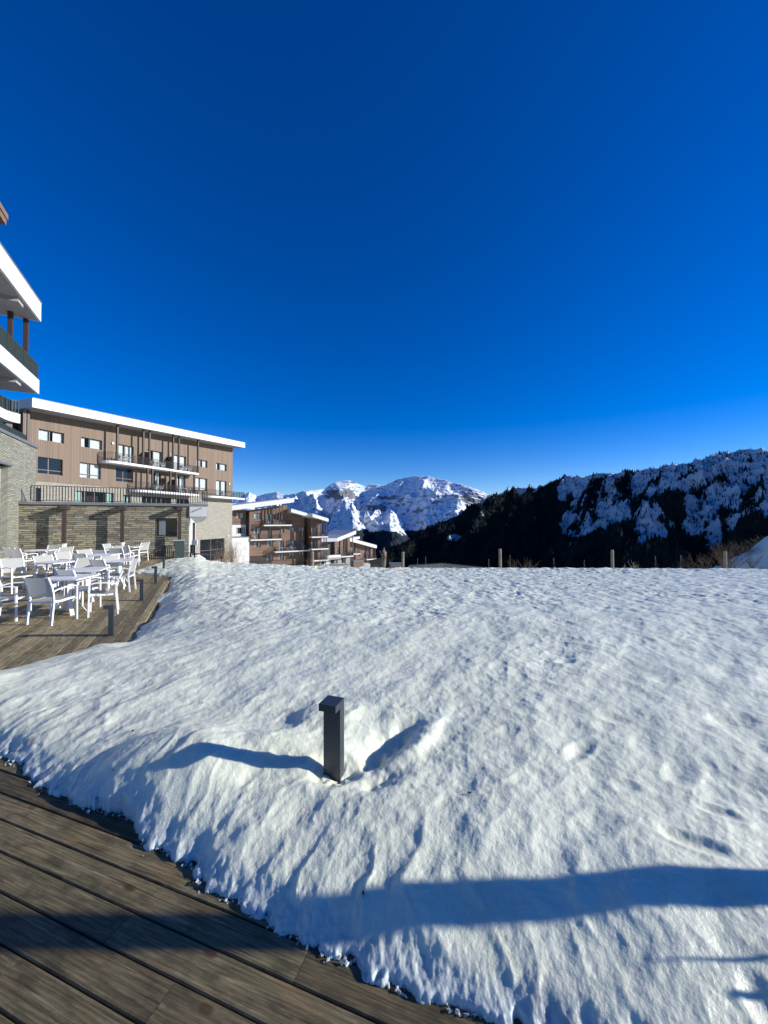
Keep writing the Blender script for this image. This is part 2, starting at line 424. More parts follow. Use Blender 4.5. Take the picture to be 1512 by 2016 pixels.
# ------------------------------------------------------------------ snow field
def xy(px, py, z=0): g = gnd(px, py, z); return (g.x, g.y)
near_edge = [(-90,1440),(0,1485),(40,1512),(72,1540),(92,1558),(120,1568),(150,1585),(200,1595),(240,1605),(268,1632),(283,1664),(315,1675),(345,1692),
             (372,1705),(392,1742),(420,1762),(460,1775),(485,1795),(520,1808),(560,1842),(610,1862),(660,1890),(705,1905),(760,1938),(830,1962),(900,1992),(980,2018),(1060,2050),(1180,2110),(1320,2190),(1480,2290)]
pin = [xy(*p) for p in near_edge]
far_in = [fsp(8.4, P_EDGE), fsp(7.25, -1.0), xy(250,1268), xy(190,1272), xy(150,1287), xy(100,1298), xy(50,1313), xy(0,1325), fsp(6.0,-3.2), fsp(5.4,-4.5)]
wedge = [fsp(40., -14.), fsp(27., -3.0), fsp(23.6,-.35), fsp(22.2,-.75), fsp(21.4,-1.35), xy(325,1103), xy(310,1110), xy(290,1118), xy(262,1126), xy(258,1128.5), xy(290,1131), xy(318,1134), xy(338,1137), fsp(14.2,P_EDGE)]
mid = [fsp(12.0,P_EDGE+.03), fsp(11.2,P_EDGE), xy(300,1171.5), xy(292,1173.5), xy(305,1176), fsp(10.2,P_EDGE), fsp(9.,P_EDGE+.02)]
poly = pin+[(9,.2),(60,2),(60,60),(-45,60)]+wedge+mid+far_in+[(-7.2,4.2)]
poly = np.array(poly)
def sdist(X, Y, poly):
    D = np.full(X.shape, 1e9); inside = np.zeros(X.shape, bool)
    n = len(poly)
    for i in range(n):
        x1, y1 = poly[i]; x2, y2 = poly[(i+1) % n]
        dx, dy = x2-x1, y2-y1; t = np.clip(((X-x1)*dx+(Y-y1)*dy)/(dx*dx+dy*dy+1e-12), 0, 1)
        D = np.minimum(D, (X-x1-t*dx)**2+(Y-y1-t*dy)**2)
        if y1 != y2:
            c = ((y1 > Y) != (y2 > Y)) & (X < (x2-x1)*(Y-y1)/(y2-y1)+x1); inside ^= c
    D = np.sqrt(D); return np.where(inside, D, -D)
crest_px = np.array([0,330,350,385,410,440,600,800,1100,1512,2000.]); crest_y = np.array([1098,1101.5,1099,1099.5,1107,1111,1118,1122,1122,1124.5,1128.])
YC = 17.
def field_base(X, Y):
    px = CX+F*X/np.maximum(Y, .5)
    zc = H-(np.interp(px, crest_px, crest_y)-1022)/F*YC
    z1 = np.interp(Y, [0,2,4,6,8], [.27,.27,.31,.35,.28]); z1 = z1
    t = np.clip((Y-6)/(YC-6), 0, 1)
    z = np.where(Y < 6, z1, .36*(1-t)+zc*t)
    z = z-np.clip(Y-YC-.5, 0, 100)*.22
    return z
prints = [(1140,1458,.15,.05,.05,.6),(1365,1625,.13,.05,.055,-.5),(1185,1420,.08,.05,.03,.3),(1340,1495,.13,.07,.045,.6),(1175,1592,.12,.07,.045,.4),(1230,1520,.07,.05,.03,0),
          (1000,1425,.08,.05,.03,.5),(1115,1305,.10,.05,.04,.2),(1205,1405,.10,.06,.03,-.4),(1415,1565,.09,.04,.04,-.6),(1040,1395,.07,.05,.025,0),(935,1390,.10,.06,.03,.4),
          (1430,1325,.25,.12,.05,.2),(1440,1410,.18,.08,.05,.2),(1310,1340,.12,.06,.03,.1),(1500,1240,.3,.15,.05,0),(1085,1890,.07,.05,.03,.9),(1010,1930,.07,.05,.04,.5),
          (940,1890,.05,.04,.03,.5),(1190,1935,.04,.03,.02,.5),(1280,1960,.10,.05,.04,1.4),(1500,1880,.07,.05,.03,1.2),(880,1545,.06,.04,.02,.3),(520,1358,.10,.04,.02,.6),(760,1340,.14,.06,.02,.6)]
BX, BY = -.352, 2.75
def snow_z(X, Y):
    D0 = sdist(X, Y, poly)
    near = sstep(6.5, 4.5, Y)
    D = D0+near*(.035*fbm(X*9, Y*9, 3, 5)+.006*fbm(X*38, Y*38, 2, 9))+(1-near)*.06*fbm(X*4, Y*4, 3, 6)
    Dp = np.maximum(D0+(D-D0)*np.exp(-np.abs(D0)/.07), 0)
    s, p = sp(X, Y)
    sunk = sstep(8., 8.8, s)*sstep(13.9, 13.2, s)*sstep(.9, -.2, p)*(1-.75*np.exp(-((s-10.8)/.35)**2))
    g = field_base(X, Y)
    vv = uvb(X, Y)[1]; b = .74+.66*sstep(2.2, 3.2, vv)*sstep(7.5, 6.6, s)+.1*(1-near)
    lip = .020*sstep(0, .02, D)+.018*sstep(.02, .16, D)
    rise = 1-np.exp(-Dp/b)
    z = lip*(1-.6*sunk)+np.where(g > 0, g, g)*rise
    z = z-.11*sunk*np.exp(-Dp/.45)
    # texture of the surface
    c_, s_ = .62, .785
    a1 = X*c_+Y*s_; a2 = -X*s_+Y*c_
    Dm = sstep(.0, .35, D); far = sstep(5, 9, Y)
    n1 = fbm(a1*1.1, a2*1.5, 4, 21)
    n2 = ridged(a1*2.2+.4*n1, a2*4.6, 3, 31)-.75
    cup = -np.abs(gnoise(X*3.1+.3*n1, Y*3.1, 41))+.35*fbm(X*6.5, Y*6.5, 3, 43)
    chop = fbm(X*2.6, Y*1.9, 4, 51, gain=.55)
    md = np.clip(.95+.9*fbm(X*.55+3, Y*.55, 2, 57), .35, 1.7); cup = cup*md; n2 = n2*md
    t = Dm*(.024*n1*(1-.4*far)+(.003*n2*(1-.6*far)))+(.35+.65*Dm)*(.011+.010*far)*cup+far*(.022+.014*sstep(13,17,Y))*chop
    rib = ridged(X*4.2+.5*n1, Y*1.1, 2, 61)-.8
    t = t+near*sstep(.9, .25, D)*sstep(.0, .12, D)*.007*rib
    fine = 0.0022*fbm(X*19, Y*19, 4, 71, gain=.6)*sstep(12, 5, Y)
    z = z+t+fine*sstep(0, .06, D)
    # lit block of lumps in the foreground
    for (px, py, la, lb, dep, rot) in prints:
        gx, gy = xy(px, py, .3); dx = X-gx; dy = Y-gy
        ca, sa = math.cos(rot), math.sin(rot); q = ((dx*ca+dy*sa)/la)**2+((-dx*sa+dy*ca)/lb)**2
        z = z-dep*.42*np.exp(-q**1.3)+dep*.08*np.exp(-((np.sqrt(q)-1.5)/.35)**2)
    # hollows round the garden light
    def pit(cx, cy, a, b_, dep, rot=0, pw=1.5):
        dx = X-cx; dy = Y-cy; ca, sa = math.cos(rot), math.sin(rot)
        q = ((dx*ca+dy*sa)/a)**2+((-dx*sa+dy*ca)/b_)**2
        return dep*np.exp(-q**pw)
    tgt = .125
    wgt = pit(BX+.01, BY-.03, .17, .15, 1., 0, 1.6)
    z = z*(1-wgt)+(tgt+.02*fbm(X*12, Y*12, 3, 91))*wgt
    hn = 1+.5*fbm(X*5, Y*5, 3, 93); z = z-hn*pit(.03, 2.98, .30, .15, .115, .7, 1.1)-hn*pit(-.02, 2.62, .18, .10, .045, .6, 1.)+pit(-.14, 2.72, .05, .06, .012)
    z = z+pit(-1.5, 2.82, .55, .36, .15)+pit(-.80, 2.98, .22, .16, .05)-pit(-.72, 2.62, .3, .08, .03)+pit(-.46, 3.35, .3, .2, .06)
    z = z+pit(.25, 3.0, .10, .30, .07, -.7)
    zmin = -.26
    z = np.where(D > 0, z, np.maximum(zmin, -.01+D*9)) 
    z = np.where((D > 0) & (D < .7) & (sunk < .02) & (Y < 14), np.maximum(z, .006), z)
    return z, D
naz, nr = 1150, 1050
az = np.linspace(R(-53), R(56), naz); rr_ = np.exp(np.linspace(math.log(1.05), math.log(42), nr))
AZ, RR = np.meshgrid(az, rr_)
X = RR*np.sin(AZ); Y = RR*np.cos(AZ)
Z, D = snow_z(X, Y)
def blob(px, py, sx, sy, rot=0, z=.3):
    gx, gy = xy(px, py, z); dx = X-gx; dy = Y-gy; ca, sa = math.cos(rot), math.sin(rot)
    return np.exp(-(((dx*ca+dy*sa)/sx)**2+((-dx*sa+dy*ca)/sy)**2))
nz_ = np.clip(.5+fbm(X*14, Y*14, 3, 77), 0, 1)
dirt = .75*blob(1090,1885,.05,.07,0)*nz_+.5*blob(1180,1935,.07,.03,-.6)*nz_+.25*blob(930,1870,.1,.06)*nz_+.3*blob(1090,1890,.16,.12)*nz_
dirt = dirt+.25*sstep(.10, .0, D)*sstep(6, 3, Y)*nz_
speck = sstep(.62, .8, gnoise(X*7, Y*7, 99))*sstep(.35, .6, gnoise(X*31, Y*31, 98))*sstep(9, 3, Y)
dirt = np.clip(dirt+.6*speck, 0, 1)
orange = np.clip(1.1*blob(40,1438,.15,.028,.85,.2)*nz_, 0, 1)+.25*blob(1165,1925,.06,.02,-.6)
red = np.clip(1.6*blob(390,1417,.035,.018,.6), 0, 1)*np.clip(nz_*1.4, 0, 1)
wet = sstep(.16, .0, D)*sstep(7, 4, Y)
snow = grid_mesh('snow_field', X, Y, Z, M['snow'], dict(dirt=dirt, orange=orange, red=red, wet=wet))
tag(snow, kind='structure')
# fallen leaves and ice crumbs on the snow / along its melting edge
def snow_at(x, y):
    z, d = snow_z(np.array([[x]], float), np.array([[y]], float)); return float(z[0, 0])
mb = MB(); rnd = random.Random(4)
ice_pts = []
for i in range(len(pin)-5):
    a = Vector(pin[i]); b = Vector(pin[i+1]); L = (b-a).length
    for k in range(int(L*110)):
        t = rnd.random(); p = a.lerp(b, t); nv = Vector((b.y-a.y, a.x-b.x)).normalized()
        off = rnd.gauss(-.004, .014)*(1 if rnd.random() < .93 else 4); p = p-nv*off*-1
        ice_pts.append((p.x, p.y, abs(rnd.gauss(.004, .0045))+.002))
for (x, y, r_) in ice_pts:
    n = 6; rings = []
    c = Vector((x, y, r_*.5)); q = [Vector((rnd.uniform(-1,1), rnd.uniform(-1,1), rnd.uniform(-1,1))).normalized()*r_*rnd.uniform(.7,1.3) for _ in range(7)]
    bm = bmesh.new()
    for w_ in q: bm.verts.new(c+w_)
    try:
        bmesh.ops.convex_hull(bm, input=bm.verts)
        bm.verts.index_update()
        idx = {v: i for i, v in enumerate(bm.verts)}
        base = len(mb.v); mb.v += [tuple(v.co) for v in bm.verts]
        for f in bm.faces:
            mb.f.append(tuple(base+idx[v] for v in f.verts)); mb.uv += [(0,0)]*len(f.verts)
    except Exception: pass
    bm.free()
n = NT('clear_ice'); n.set(Roughness=.08, IOR=1.31); n.b.inputs['Base Color'].default_value = (.85,.92,.93,1); n.b.inputs['Transmission Weight'].default_value = .65
M['ice'] = n.m
tag(mb.build('ice_crumbs', M['ice']), 'glassy crumbs of melting ice along the snow edge on the boards', 'ice', kind='stuff')
# ------------------------------------------------------------------ garden lights
def garden_light(loc, rz, w_, hgt, label, shade=1.):
    # local: slim post, head projecting towards +Y (local)
    root = empty('bollard_light', loc, rz, label, 'bollard light', 'slim dark garden lights along the deck edge')
    mb = MB(); mb.box(-w_/2, w_/2, -.030, .036, 0, hgt)
    mb.build('post', M['bollard'], root, bevel=.0025)
    mb = MB(); mb.box(-w_/2, w_/2, .0365, .108, hgt-.048, hgt)
    mb.build('lamp_head', M['bollard'], root, bevel=.0025)
    mb = MB(); mb.box(-w_/2+.012, w_/2-.012, .045, .098, hgt-.051, hgt-.0485)
    mb.build('diffuser', M['soffit'], root)
    mb = MB(); mb.box(-w_/2-.012, w_/2+.012, -.05, .05, 0, .006)
    mb.build('base_plate', M['bollard'], root)
    return root
gz = .07
garden_light((BX, BY, gz), math.atan2(-UB[0], UB[1])*0+math.atan2(UB[1], UB[0])+math.pi, .128, .585, 'large dark bollard light standing alone in the snow in the foreground')
rotA = math.atan2(UA[1], UA[0])              # width axis along the deck edge; head towards the deck
for (px, py, z0, lab) in [(219,1251,0,'dark bollard light on the deck nearest the camera, casting a long shadow'),
                          (279,1182,0,'second dark bollard light along the deck edge, behind the nearest one'),
                          (306.5,1148,0,'third dark bollard light, beside a tongue of snow on the deck'),
                          (322.5,1123,.06,'farthest dark bollard light, sunk in the snow mound before the stone wall')]:
    g = gnd(px, py, z0)
    garden_light((g.x, g.y, z0), rotA, .09, .50, lab)
# ------------------------------------------------------------------ chairs and tables
def make_chair(label):
    root = empty('terrace_chair', (0, 0, 0), 0, label, 'chair', 'white terrace chairs on the deck')
    t = .028
    def up(sx): return [(sx*.25, -.245, 0), (sx*.25, -.205, .42), (sx*.25, -.215, .55), (sx*.25, -.25, .70), (sx*.25, -.315, .86)]
    for sx in (-1, 1):
        MB().path([(sx*.25,-.245,0),(sx*.25,-.205,.42)], t, .034).build('leg', M['white_metal'], root)
        MB().path([(sx*.272,.235,0),(sx*.272,.225,.635)], t, .036).build('leg', M['white_metal'], root)
        MB().path(up(sx)[1:], t, .032).build('back_upright', M['white_metal'], root)
        MB().path([(sx*.272,.238,.64),(sx*.275,.12,.66),(sx*.275,-.02,.655),(sx*.268,-.14,.635),(sx*.256,-.235,.60)], .036, .02, (0,0,1)).build('armrest', M['white_metal'], root)
    m = MB()
    for sx in (-1, 1):
        m.path([(sx*.235,-.21,.415),(sx*.235,-.05,.405),(sx*.235,.12,.42),(sx*.235,.245,.425)], .026, .036, (0,0,1))
    m.bar((-.25,-.205,.40),(.25,-.205,.40), .026); m.bar((-.272,.215,.405),(.272,.215,.405), .026)
    m.build('seat_frame', M['white_metal'], root)
    def sling(name, pts, x):
        v = []; f = []; n = 8
        for j, (yy, zz) in enumerate(pts):
            for i in range(n+1):
                xx = -x+2*x*i/n; sag = .012*(1-(xx/x)**2)
                v.append((xx, yy-(sag if name == 'backrest' else 0), zz-(sag if name == 'seat' else 0)))
        for j in range(len(pts)-1):
            for i in range(n): f.append((j*(n+1)+i, j*(n+1)+i+1, (j+1)*(n+1)+i+1, (j+1)*(n+1)+i))
        me = bpy.data.meshes.new(name); me.from_pydata(v, [], f); me.shade_smooth()
        link(name, me, M['sling'], root)
    sling('seat', [(-.20,.432),(-.05,.422),(.12,.437),(.24,.442)], .23)
    sling('backrest', [(-.205,.50),(-.213,.55),(-.23,.63),(-.25,.70),(-.28,.78),(-.315,.86)], .238)
    return root
def make_table(label):
    root = empty('terrace_table', (0, 0, 0), 0, label, 'table', 'square white terrace tables on the deck')
    MB().box(-.39,.39,-.39,.39,.715,.738).build('table_top', M['white_metal'], root, bevel=.004)
    m = MB(); m.bar((-.3,0,.702),(.3,0,.702),.05,.02); m.bar((0,-.3,.698),(0,.3,.698),.05,.02)
    m.box(-.05,.05,-.05,.05,.33,.69); m.build('centre_column', M['white_metal'], root)
    for a in range(4):
        c, s = math.cos(a*math.pi/2+math.pi/4), math.sin(a*math.pi/2+math.pi/4)
        MB().path([(.06*c,.06*s,.69),(.075*c,.075*s,.36),(.30*c,.30*s,.0)], .012, .07, (-s, c, 0)).build('leg', M['white_metal'], root)
    return root
chairs = [
 # x, y, facing, label
 ((-6.22,7.27),(.12,.99),'white chair nearest the camera at the front table, its back turned to us'),
 ((-7.22,7.45),(.9,.35),'white chair cut by the left picture edge, beside the front table'),
 ((-5.72,7.92),(-.83,-.55),'white chair facing left just behind the nearest bollard light'),
 ((-6.55,8.35),(.3,.95),'white chair with broad sunlit backrest between the front table and the one behind'),
 ((-6.98,10.33),(-.95,-.3),'white chair facing left, alone beside the third bollard light'),
 ((-7.45,10.45),(.3,.95),'white chair with its back to us, left of the lone side-on chair'),
 ((-9.72,10.3),(.93,-.3),'white chair with a bright curved back, left end of the middle tables'),
 ((-9.65,11.2),(.9,-.2),'white chair with a bright back, behind the left middle table'),
 ((-10.05,12.4),(.96,-.1),'white chair facing right in front of the left stone-wall post'),
 ((-8.55,10.7),(-.97,.1),'white chair seen side-on leaning back, right of the left middle table'),
 ((-8.25,11.35),(-.9,.35),'white chair facing left behind the broad sunlit backrest'),
 ((-13.75,14.55),(.2,.98),'white chair with shaded grey back, far left row near the tower'),
 ((-14.6,14.5),(.95,.1),'white chair half out of the picture at the far left row'),
 ((-13.1,14.1),(.25,.97),'white chair with pale back, second from the left tower in the rear row'),
 ((-13.2,15.3),(.2,-.98),'white chair facing the camera in the rear left group'),
 ((-12.3,14.7),(-.95,.25),'white chair facing left, right side of the rear left group'),
 ((-9.3,12.2),(.25,.97),'white chair with shaded back at the centre table of the rear rows'),
 ((-10.15,13.4),(.95,-.2),'white chair facing right between the two brown wall posts'),
 ((-9.75,13.6),(.2,.97),'white chair with grey back under the right brown wall post'),
 ((-9.75,14.4),(.1,.99),'white chair with pale back, just left of the right white post sleeve'),
 ((-10.45,15.8),(.1,.99),'white chair with its back to us, right of the white post sleeve'),
 ((-10.75,15.2),(-.97,.15),'white chair facing left below the right white post sleeve'),
 ((-11.2,17.7),(-.98,.15),'white chair standing side-on next to the dark handrail, farthest right'),
 ((-11.6,16.6),(.95,.1),'white chair facing right in the farthest group by the wall'),
]
first = None
for (x, y), f, lab in chairs:
    rz = math.atan2(f[1], f[0])-math.pi/2
    if first is None: first = c = make_chair(lab)
    else: c = copy_tree(first)
    c.location = (x, y, .001); c.rotation_euler = (0, 0, rz); c['label'] = lab
tables = [((-6.45,7.92),.12,'white square table nearest the camera, between three chairs'),
          ((-7.05,9.15),.35,'white square table just behind the broad sunlit backrest'),
          ((-7.65,11.15),.35,'white square table between the lone side-on chair and the bright leaning back'),
          ((-9.1,10.75),-.2,'white square table at the left of the middle rows'),
          ((-9.4,12.95),.2,'white square table in the middle of the rear rows'),
          ((-13.1,14.85),.25,'white square table in the far left group near the tower'),
          ((-10.9,16.5),.1,'white square table in the farthest group near the handrail')]
first_t = None
for (x, y), rz, lab in tables:
    if first_t is None: first_t = c = make_table(lab)
    else: c = copy_tree(first_t)
    c.location = (x, y, .001); c.rotation_euler = (0, 0, rz); c['label'] = lab
# one-mesh versions for the far balconies
def joined(root, name):
    mb_v = []; mb_f = []; mats = []; mi = []
    for ch in root.children:
        base = len(mb_v); mb_v += [tuple(v.co) for v in ch.data.vertices]
        m = ch.data.materials[0]
        if m not in mats: mats.append(m)
        for p in ch.data.polygons: mb_f.append(tuple(base+i for i in p.vertices)); mi.append(mats.index(m))
    me = bpy.data.meshes.new(name); me.from_pydata(mb_v, [], mb_f)
    for m in mats: me.materials.append(m)
    me.polygons.foreach_set('material_index', mi); me.update()
    return me
small_chair = joined(first, 'balcony_chair'); small_table = joined(first_t, 'balcony_table')
# ------------------------------------------------------------------ facades
class Face:
    def __init__(s, O, deg):
        a = R(deg); s.O = Vector((O[0], O[1], 0)); s.d = Vector((math.sin(a), math.cos(a), 0)); s.n = Vector((math.cos(a), -math.sin(a), 0)); s.a = a
    def pt(s, t, o, z): return s.O+s.d*t+s.n*o+Vector((0, 0, z))
    def pix(s, px, py, o=0):
        r = ray(px, py); P0 = s.O+s.n*o; k = (P0.dot(s.n))/(r.dot(s.n)) if abs(r.dot(s.n)) > 1e-9 else 0
        p = r*k; return (p-P0).dot(s.d), H+p.z
    def box(s, mb, t0, t1, o0, o1, z0, z1):
        P = [s.pt(t, o, z) for z in (z0, z1) for (t, o) in ((t0,o0),(t1,o0),(t1,o1),(t0,o1))]
        uvs = [(t, z) for z in (z0, z1) for t in (t0, t1, t1, t0)]
        uvo = [(o, z) for z in (z0, z1) for o in (o0, o0, o1, o1)]
        uvt = [(t, o) for z in (0, 1) for (t, o) in ((t0,o0),(t1,o0),(t1,o1),(t0,o1))]
        for f, u in (((3,2,1,0),uvt),((4,5,6,7),uvt),((0,1,5,4),uvs),((1,2,6,5),uvo),((2,3,7,6),uvs),((3,0,4,7),uvo)):
            mb.quad([P[i] for i in f], [u[i] for i in f])
    def wall(s, mb, t0, t1, z0, z1, holes, rev=.25, o=0.):
        zt = z1 if callable(z1) else (lambda t: z1)
        ts = sorted(set([t0, t1]+[h[i] for h in holes for i in (0, 1) if t0 < h[i] < t1]))
        zs = sorted(set([z0]+[h[i] for h in holes for i in (2, 3) if z0 < h[i]]))+[None]
        for a, b in zip(ts, ts[1:]):
            for c, d in zip(zs, zs[1:]):
                tm = (a+b)/2; zm = c+.01 if d is None else (c+d)/2
                if any(h[0] < tm < h[1] and h[2] < zm < h[3] for h in holes): continue
                da, db = (zt(a), zt(b)) if d is None else (d, d)
                mb.quad([s.pt(a,o,c), s.pt(b,o,c), s.pt(b,o,db), s.pt(a,o,da)], [(a,c),(b,c),(b,db),(a,da)])
        for (a, b, c, d) in holes:
            for (p, q) in (((a,c),(b,c)),((b,c),(b,d)),((b,d),(a,d)),((a,d),(a,c))):
                mb.quad([s.pt(p[0],o,p[1]), s.pt(q[0],o,q[1]), s.pt(q[0],o-rev,q[1]), s.pt(p[0],o-rev,p[1])], [(p[0]+.0,p[1]),(q[0],q[1]),(q[0]+rev,q[1]+rev),(p[0]+rev,p[1]+rev)])
def part(mb, name, mat, parent, inv=None, **k):
    o = mb.build(name, mat, None, recalc=k.pop('recalc', False), **k)
    o.parent = parent
    if parent.parent is None and parent.type == 'EMPTY':
        Mx = Matrix.LocRotScale(parent.location, parent.rotation_euler, None); o.matrix_parent_inverse = Mx.inverted()
    return o
def window(fc, root, h, rev=.22, mull=1, cur='curtain', cov=.9, dark=False, transom=None, o=0., fw=.07, name='window'):
    a, b, c, d = h
    m = MB(); oo = o-rev
    fc.box(m, a, b, oo-.05, oo+.02, c, c+fw); fc.box(m, a, b, oo-.05, oo+.02, d-fw, d)
    fc.box(m, a, a+fw, oo-.048, oo+.018, c+fw, d-fw); fc.box(m, b-fw, b, oo-.048, oo+.018, c+fw, d-fw)
    for i in range(mull):
        t = a+(b-a)*(i+1)/(mull+1)*(1 if mull != 1 else .92)
        fc.box(m, t-fw*.6, t+fw*.6, oo-.046, oo+.016, c+fw, d-fw)
    if transom: fc.box(m, a+fw, b-fw, oo-.044, oo+.014, transom-fw/2, transom+fw/2)
    w_ = part(m, name, M['win_frame'], root)
    p = MB(); p.quad([fc.pt(a,oo-.02,c), fc.pt(b,oo-.02,c), fc.pt(b,oo-.02,d), fc.pt(a,oo-.02,d)])
    part(p, 'pane', M['dglass' if dark else 'glass'], w_)
    # room behind
    r_ = MB(); fc.box(r_, a-.02, b+.02, oo-1.4, oo-.06, c-.02, d+.02)
    rv = MB(); P = []
    k = MB(); dep = oo-1.0
    k.quad([fc.pt(a-.1,dep,c-.1), fc.pt(b+.1,dep,c-.1), fc.pt(b+.1,dep,d+.1), fc.pt(a-.1,dep,d+.1)])
    k.quad([fc.pt(a-.1,dep,d+.1), fc.pt(b+.1,dep,d+.1), fc.pt(b+.1,oo-.06,d+.02), fc.pt(a-.1,oo-.06,d+.02)])
    k.quad([fc.pt(a-.1,dep,c-.1), fc.pt(b+.1,dep,c-.1), fc.pt(b+.1,oo-.06,c-.02), fc.pt(a-.1,oo-.06,c-.02)])
    k.quad([fc.pt(a-.1,dep,c-.1), fc.pt(a-.1,dep,d+.1), fc.pt(a-.02,oo-.06,d+.1), fc.pt(a-.02,oo-.06,c-.1)])
    k.quad([fc.pt(b+.1,dep,c-.1), fc.pt(b+.1,dep,d+.1), fc.pt(b+.02,oo-.06,d+.1), fc.pt(b+.02,oo-.06,c-.1)])
    part(k, 'dark_room', M['dark'], w_)
    if not dark and cov > 0:
        q = MB(); n = max(6, int((b-a)/.09)); rnd2 = random.Random(int(a*1000+c*77))
        gap = rnd2.uniform(.3, .6); gw = (1-cov)
        pts = []
        for i in range(n+1):
            t = a+fw*.5+(b-a-fw)*i/n; pts.append((t, oo-.08-.05*(i % 2)-.02*rnd2.random()))
        for i in range(n):
            fr = (i+.5)/n
            if abs(fr-gap) < gw/2: continue
            (t_, o_), (t2, o2) = pts[i], pts[i+1]
            q.quad([fc.pt(t_,o_,c+.03), fc.pt(t2,o2,c+.03), fc.pt(t2,o2,d), fc.pt(t_,o_,d)])
        part(q, 'curtain', M[cur], w_)
    return w_
def railing(mb, pts, h, pitch=.11, bar=.012, top=.045, z0=.05):
    """pts: polyline of Vectors at slab top"""
    for p, q in zip(pts, pts[1:]):
        L = (q-p).length; n = max(1, int(L/pitch)); up = Vector((0,0,1))
        for i in range(n+1):
            c = p.lerp(q, i/n); mb.bar(c+up*z0, c+up*(h-.02), bar*(2.2 if i % 10 == 0 else 1), .03 if i % 10 else .035, (q-p).normalized())
        mb.bar(p+up*h, q+up*h, top, .03); mb.bar(p+up*z0, q+up*z0, .03, .03)
def slab_poly(mb, pts, th):
    n = len(pts); dn = Vector((0,0,-th))
    mb.quad(pts, [(p.x,p.y) for p in pts]); mb.quad([p+dn for p in pts][::-1], [(p.x,p.y) for p in pts])
    for i in range(n):
        a, b = pts[i], pts[(i+1) % n]; mb.quad([a, b, b+dn, a+dn], [(0,0),((b-a).length,0),((b-a).length,th),(0,th)])
def balcony(fc, root, t0, t1, z, o1=1.6, th=.2, h=1.0, curveL=True, o0=0., wrap=0.):
    """slab + railing, left end rounded"""
    outl = []
    if curveL:
        r_ = min(1.2, o1-o0)
        for k in range(7):
            an = math.pi/2*k/6; outl.append((t0+r_-r_*math.cos(an), o1-r_+r_*math.sin(an)))
        outl = [(t0, o0)]+outl
    else: outl = [(t0, o0), (t0, o1)]
    outl += [(t1, o1), (t1, o0-wrap)]
    P = [fc.pt(t, o, z) for t, o in outl]
    sm = MB(); slab_poly(sm, P, th); s_ = part(sm, 'balcony', M['fascia'], root, recalc=True)
    inn = []
    for (t, o) in outl: inn.append(fc.pt(min(max(t, t0+.05), t1-.05), min(o, o1-.05), z))
    rm = MB(); railing(rm, inn, h); part(rm, 'railing', M['rail'], s_)
    return s_
BCH = []
def balc_set(fc, items, z, where):
    for i, (px, kind) in enumerate(items):
        o_ = .75 if kind != 't' else .8
        t, _ = fc.pix(px, 950, o_)
        P = fc.pt(t, o_, z+.002)
        me = small_table if kind == 't' else small_chair
        o = bpy.data.objects.new('balcony_table' if kind == 't' else 'balcony_chair', me); COL.objects.link(o)
        o.location = P; o.rotation_euler = (0, 0, {'l': -fc.a, 'r': -fc.a+math.pi, 't': -fc.a}[kind]+(.25 if kind == 'l' else -.2))
        BCH.append((o, px, kind, where))
# ---- main hotel block
B2 = Face((-35.5, 41.), 18.)
hotel = empty('hotel_block', B2.pt(14, -5, -6), -B2.a, 'long brown timber-clad hotel block with sloping white roof edge and balconies behind the stone terrace', 'hotel')
def rect(fc, x0, y0l, x1, y1l, o=0):
    t0, za = fc.pix(x0, y0l, o); t1, _ = fc.pix(x1, y0l, o); _, zb = fc.pix(x0, y1l, o)
    return [t0, t1, zb, za]
def rr(fc, x0, x1, z0, z1, o=0): return (fc.pix(x0, 950, o)[0], fc.pix(x1, 950, o)[0], z0, z1)
tL = B2.pix(54, 900)[0]; tR = B2.pix(458, 950)[0]
ZR1t, ZR1b = B2.pix(74.4, 843.3)[1], B2.pix(74.4, 865)[1]
ZR2t, ZR2b = B2.pix(73.5, 898.3)[1], B2.pix(73.5, 931)[1]
FL1 = ZR1b-1.15+.25; ZC = 5.85
FLU = B2.pix(300, 918, 1.6)[1]; FLL = B2.pix(340, 969, 1.6)[1]
# roof line at overhang
ra = B2.pix(63.6, 783.3, 2.2); rb = B2.pix(482.5, 871.5, 2.2)
rslope = (rb[1]-ra[1])/(rb[0]-ra[0])
def roof_top(t): return ra[1]+rslope*(t-ra[0])
print('hotel', ZR1t, ZR1b, ZR2t, ZR2b, FLU, FLL, ra, rb, tL, tR)
row1 = [rr(B2,74.4,124.8,ZR1b,ZR1t), rr(B2,158.7,200,ZR1b,ZR1t), rr(B2,386.5,408,ZR1b,ZR1t), rr(B2,425.2,446,ZR1b,ZR1t)]
row1d = [rr(B2,232,262.5,FLU+.05,ZR1t), rr(B2,289,319,FLU+.05,ZR1t), rr(B2,341,366,FLU+.05,ZR1t)]
row2 = [rr(B2,73.5,123,ZR2b-.05,ZR2t), rr(B2,157,198.3,ZR2b-.05,ZR2t), rr(B2,228,262,ZR2b-.1,ZR2t), rr(B2,385,408,ZR2b-.3,ZR2t)]
row2d = [rr(B2,300,317,FLL+.05,ZR2t), rr(B2,347,365,FLL+.05,ZR2t), rr(B2,425.3,446,FLL+.05,ZR2t)]
TFL = 2.7
row0 = [rr(B2,69,82,TFL,5.15), rr(B2,150,225,TFL,5.15), rr(B2,243,258,TFL,5.0), rr(B2,281,338,TFL,5.0), rr(B2,348,373,TFL,4.9)]
cellar = [rr(B2,395.4,443,B2.pix(420,1104)[1],B2.pix(420,1061)[1])]
m = MB(); B2.wall(m, tL, tR, ZC, lambda t: roof_top(t)-.5, row1+row1d+row2+row2d, .25)
part(m, 'wall', M['clad'], hotel)
m = MB(); B2.wall(m, tL, tR, -9., ZC, row0+cellar, .25, -.04)
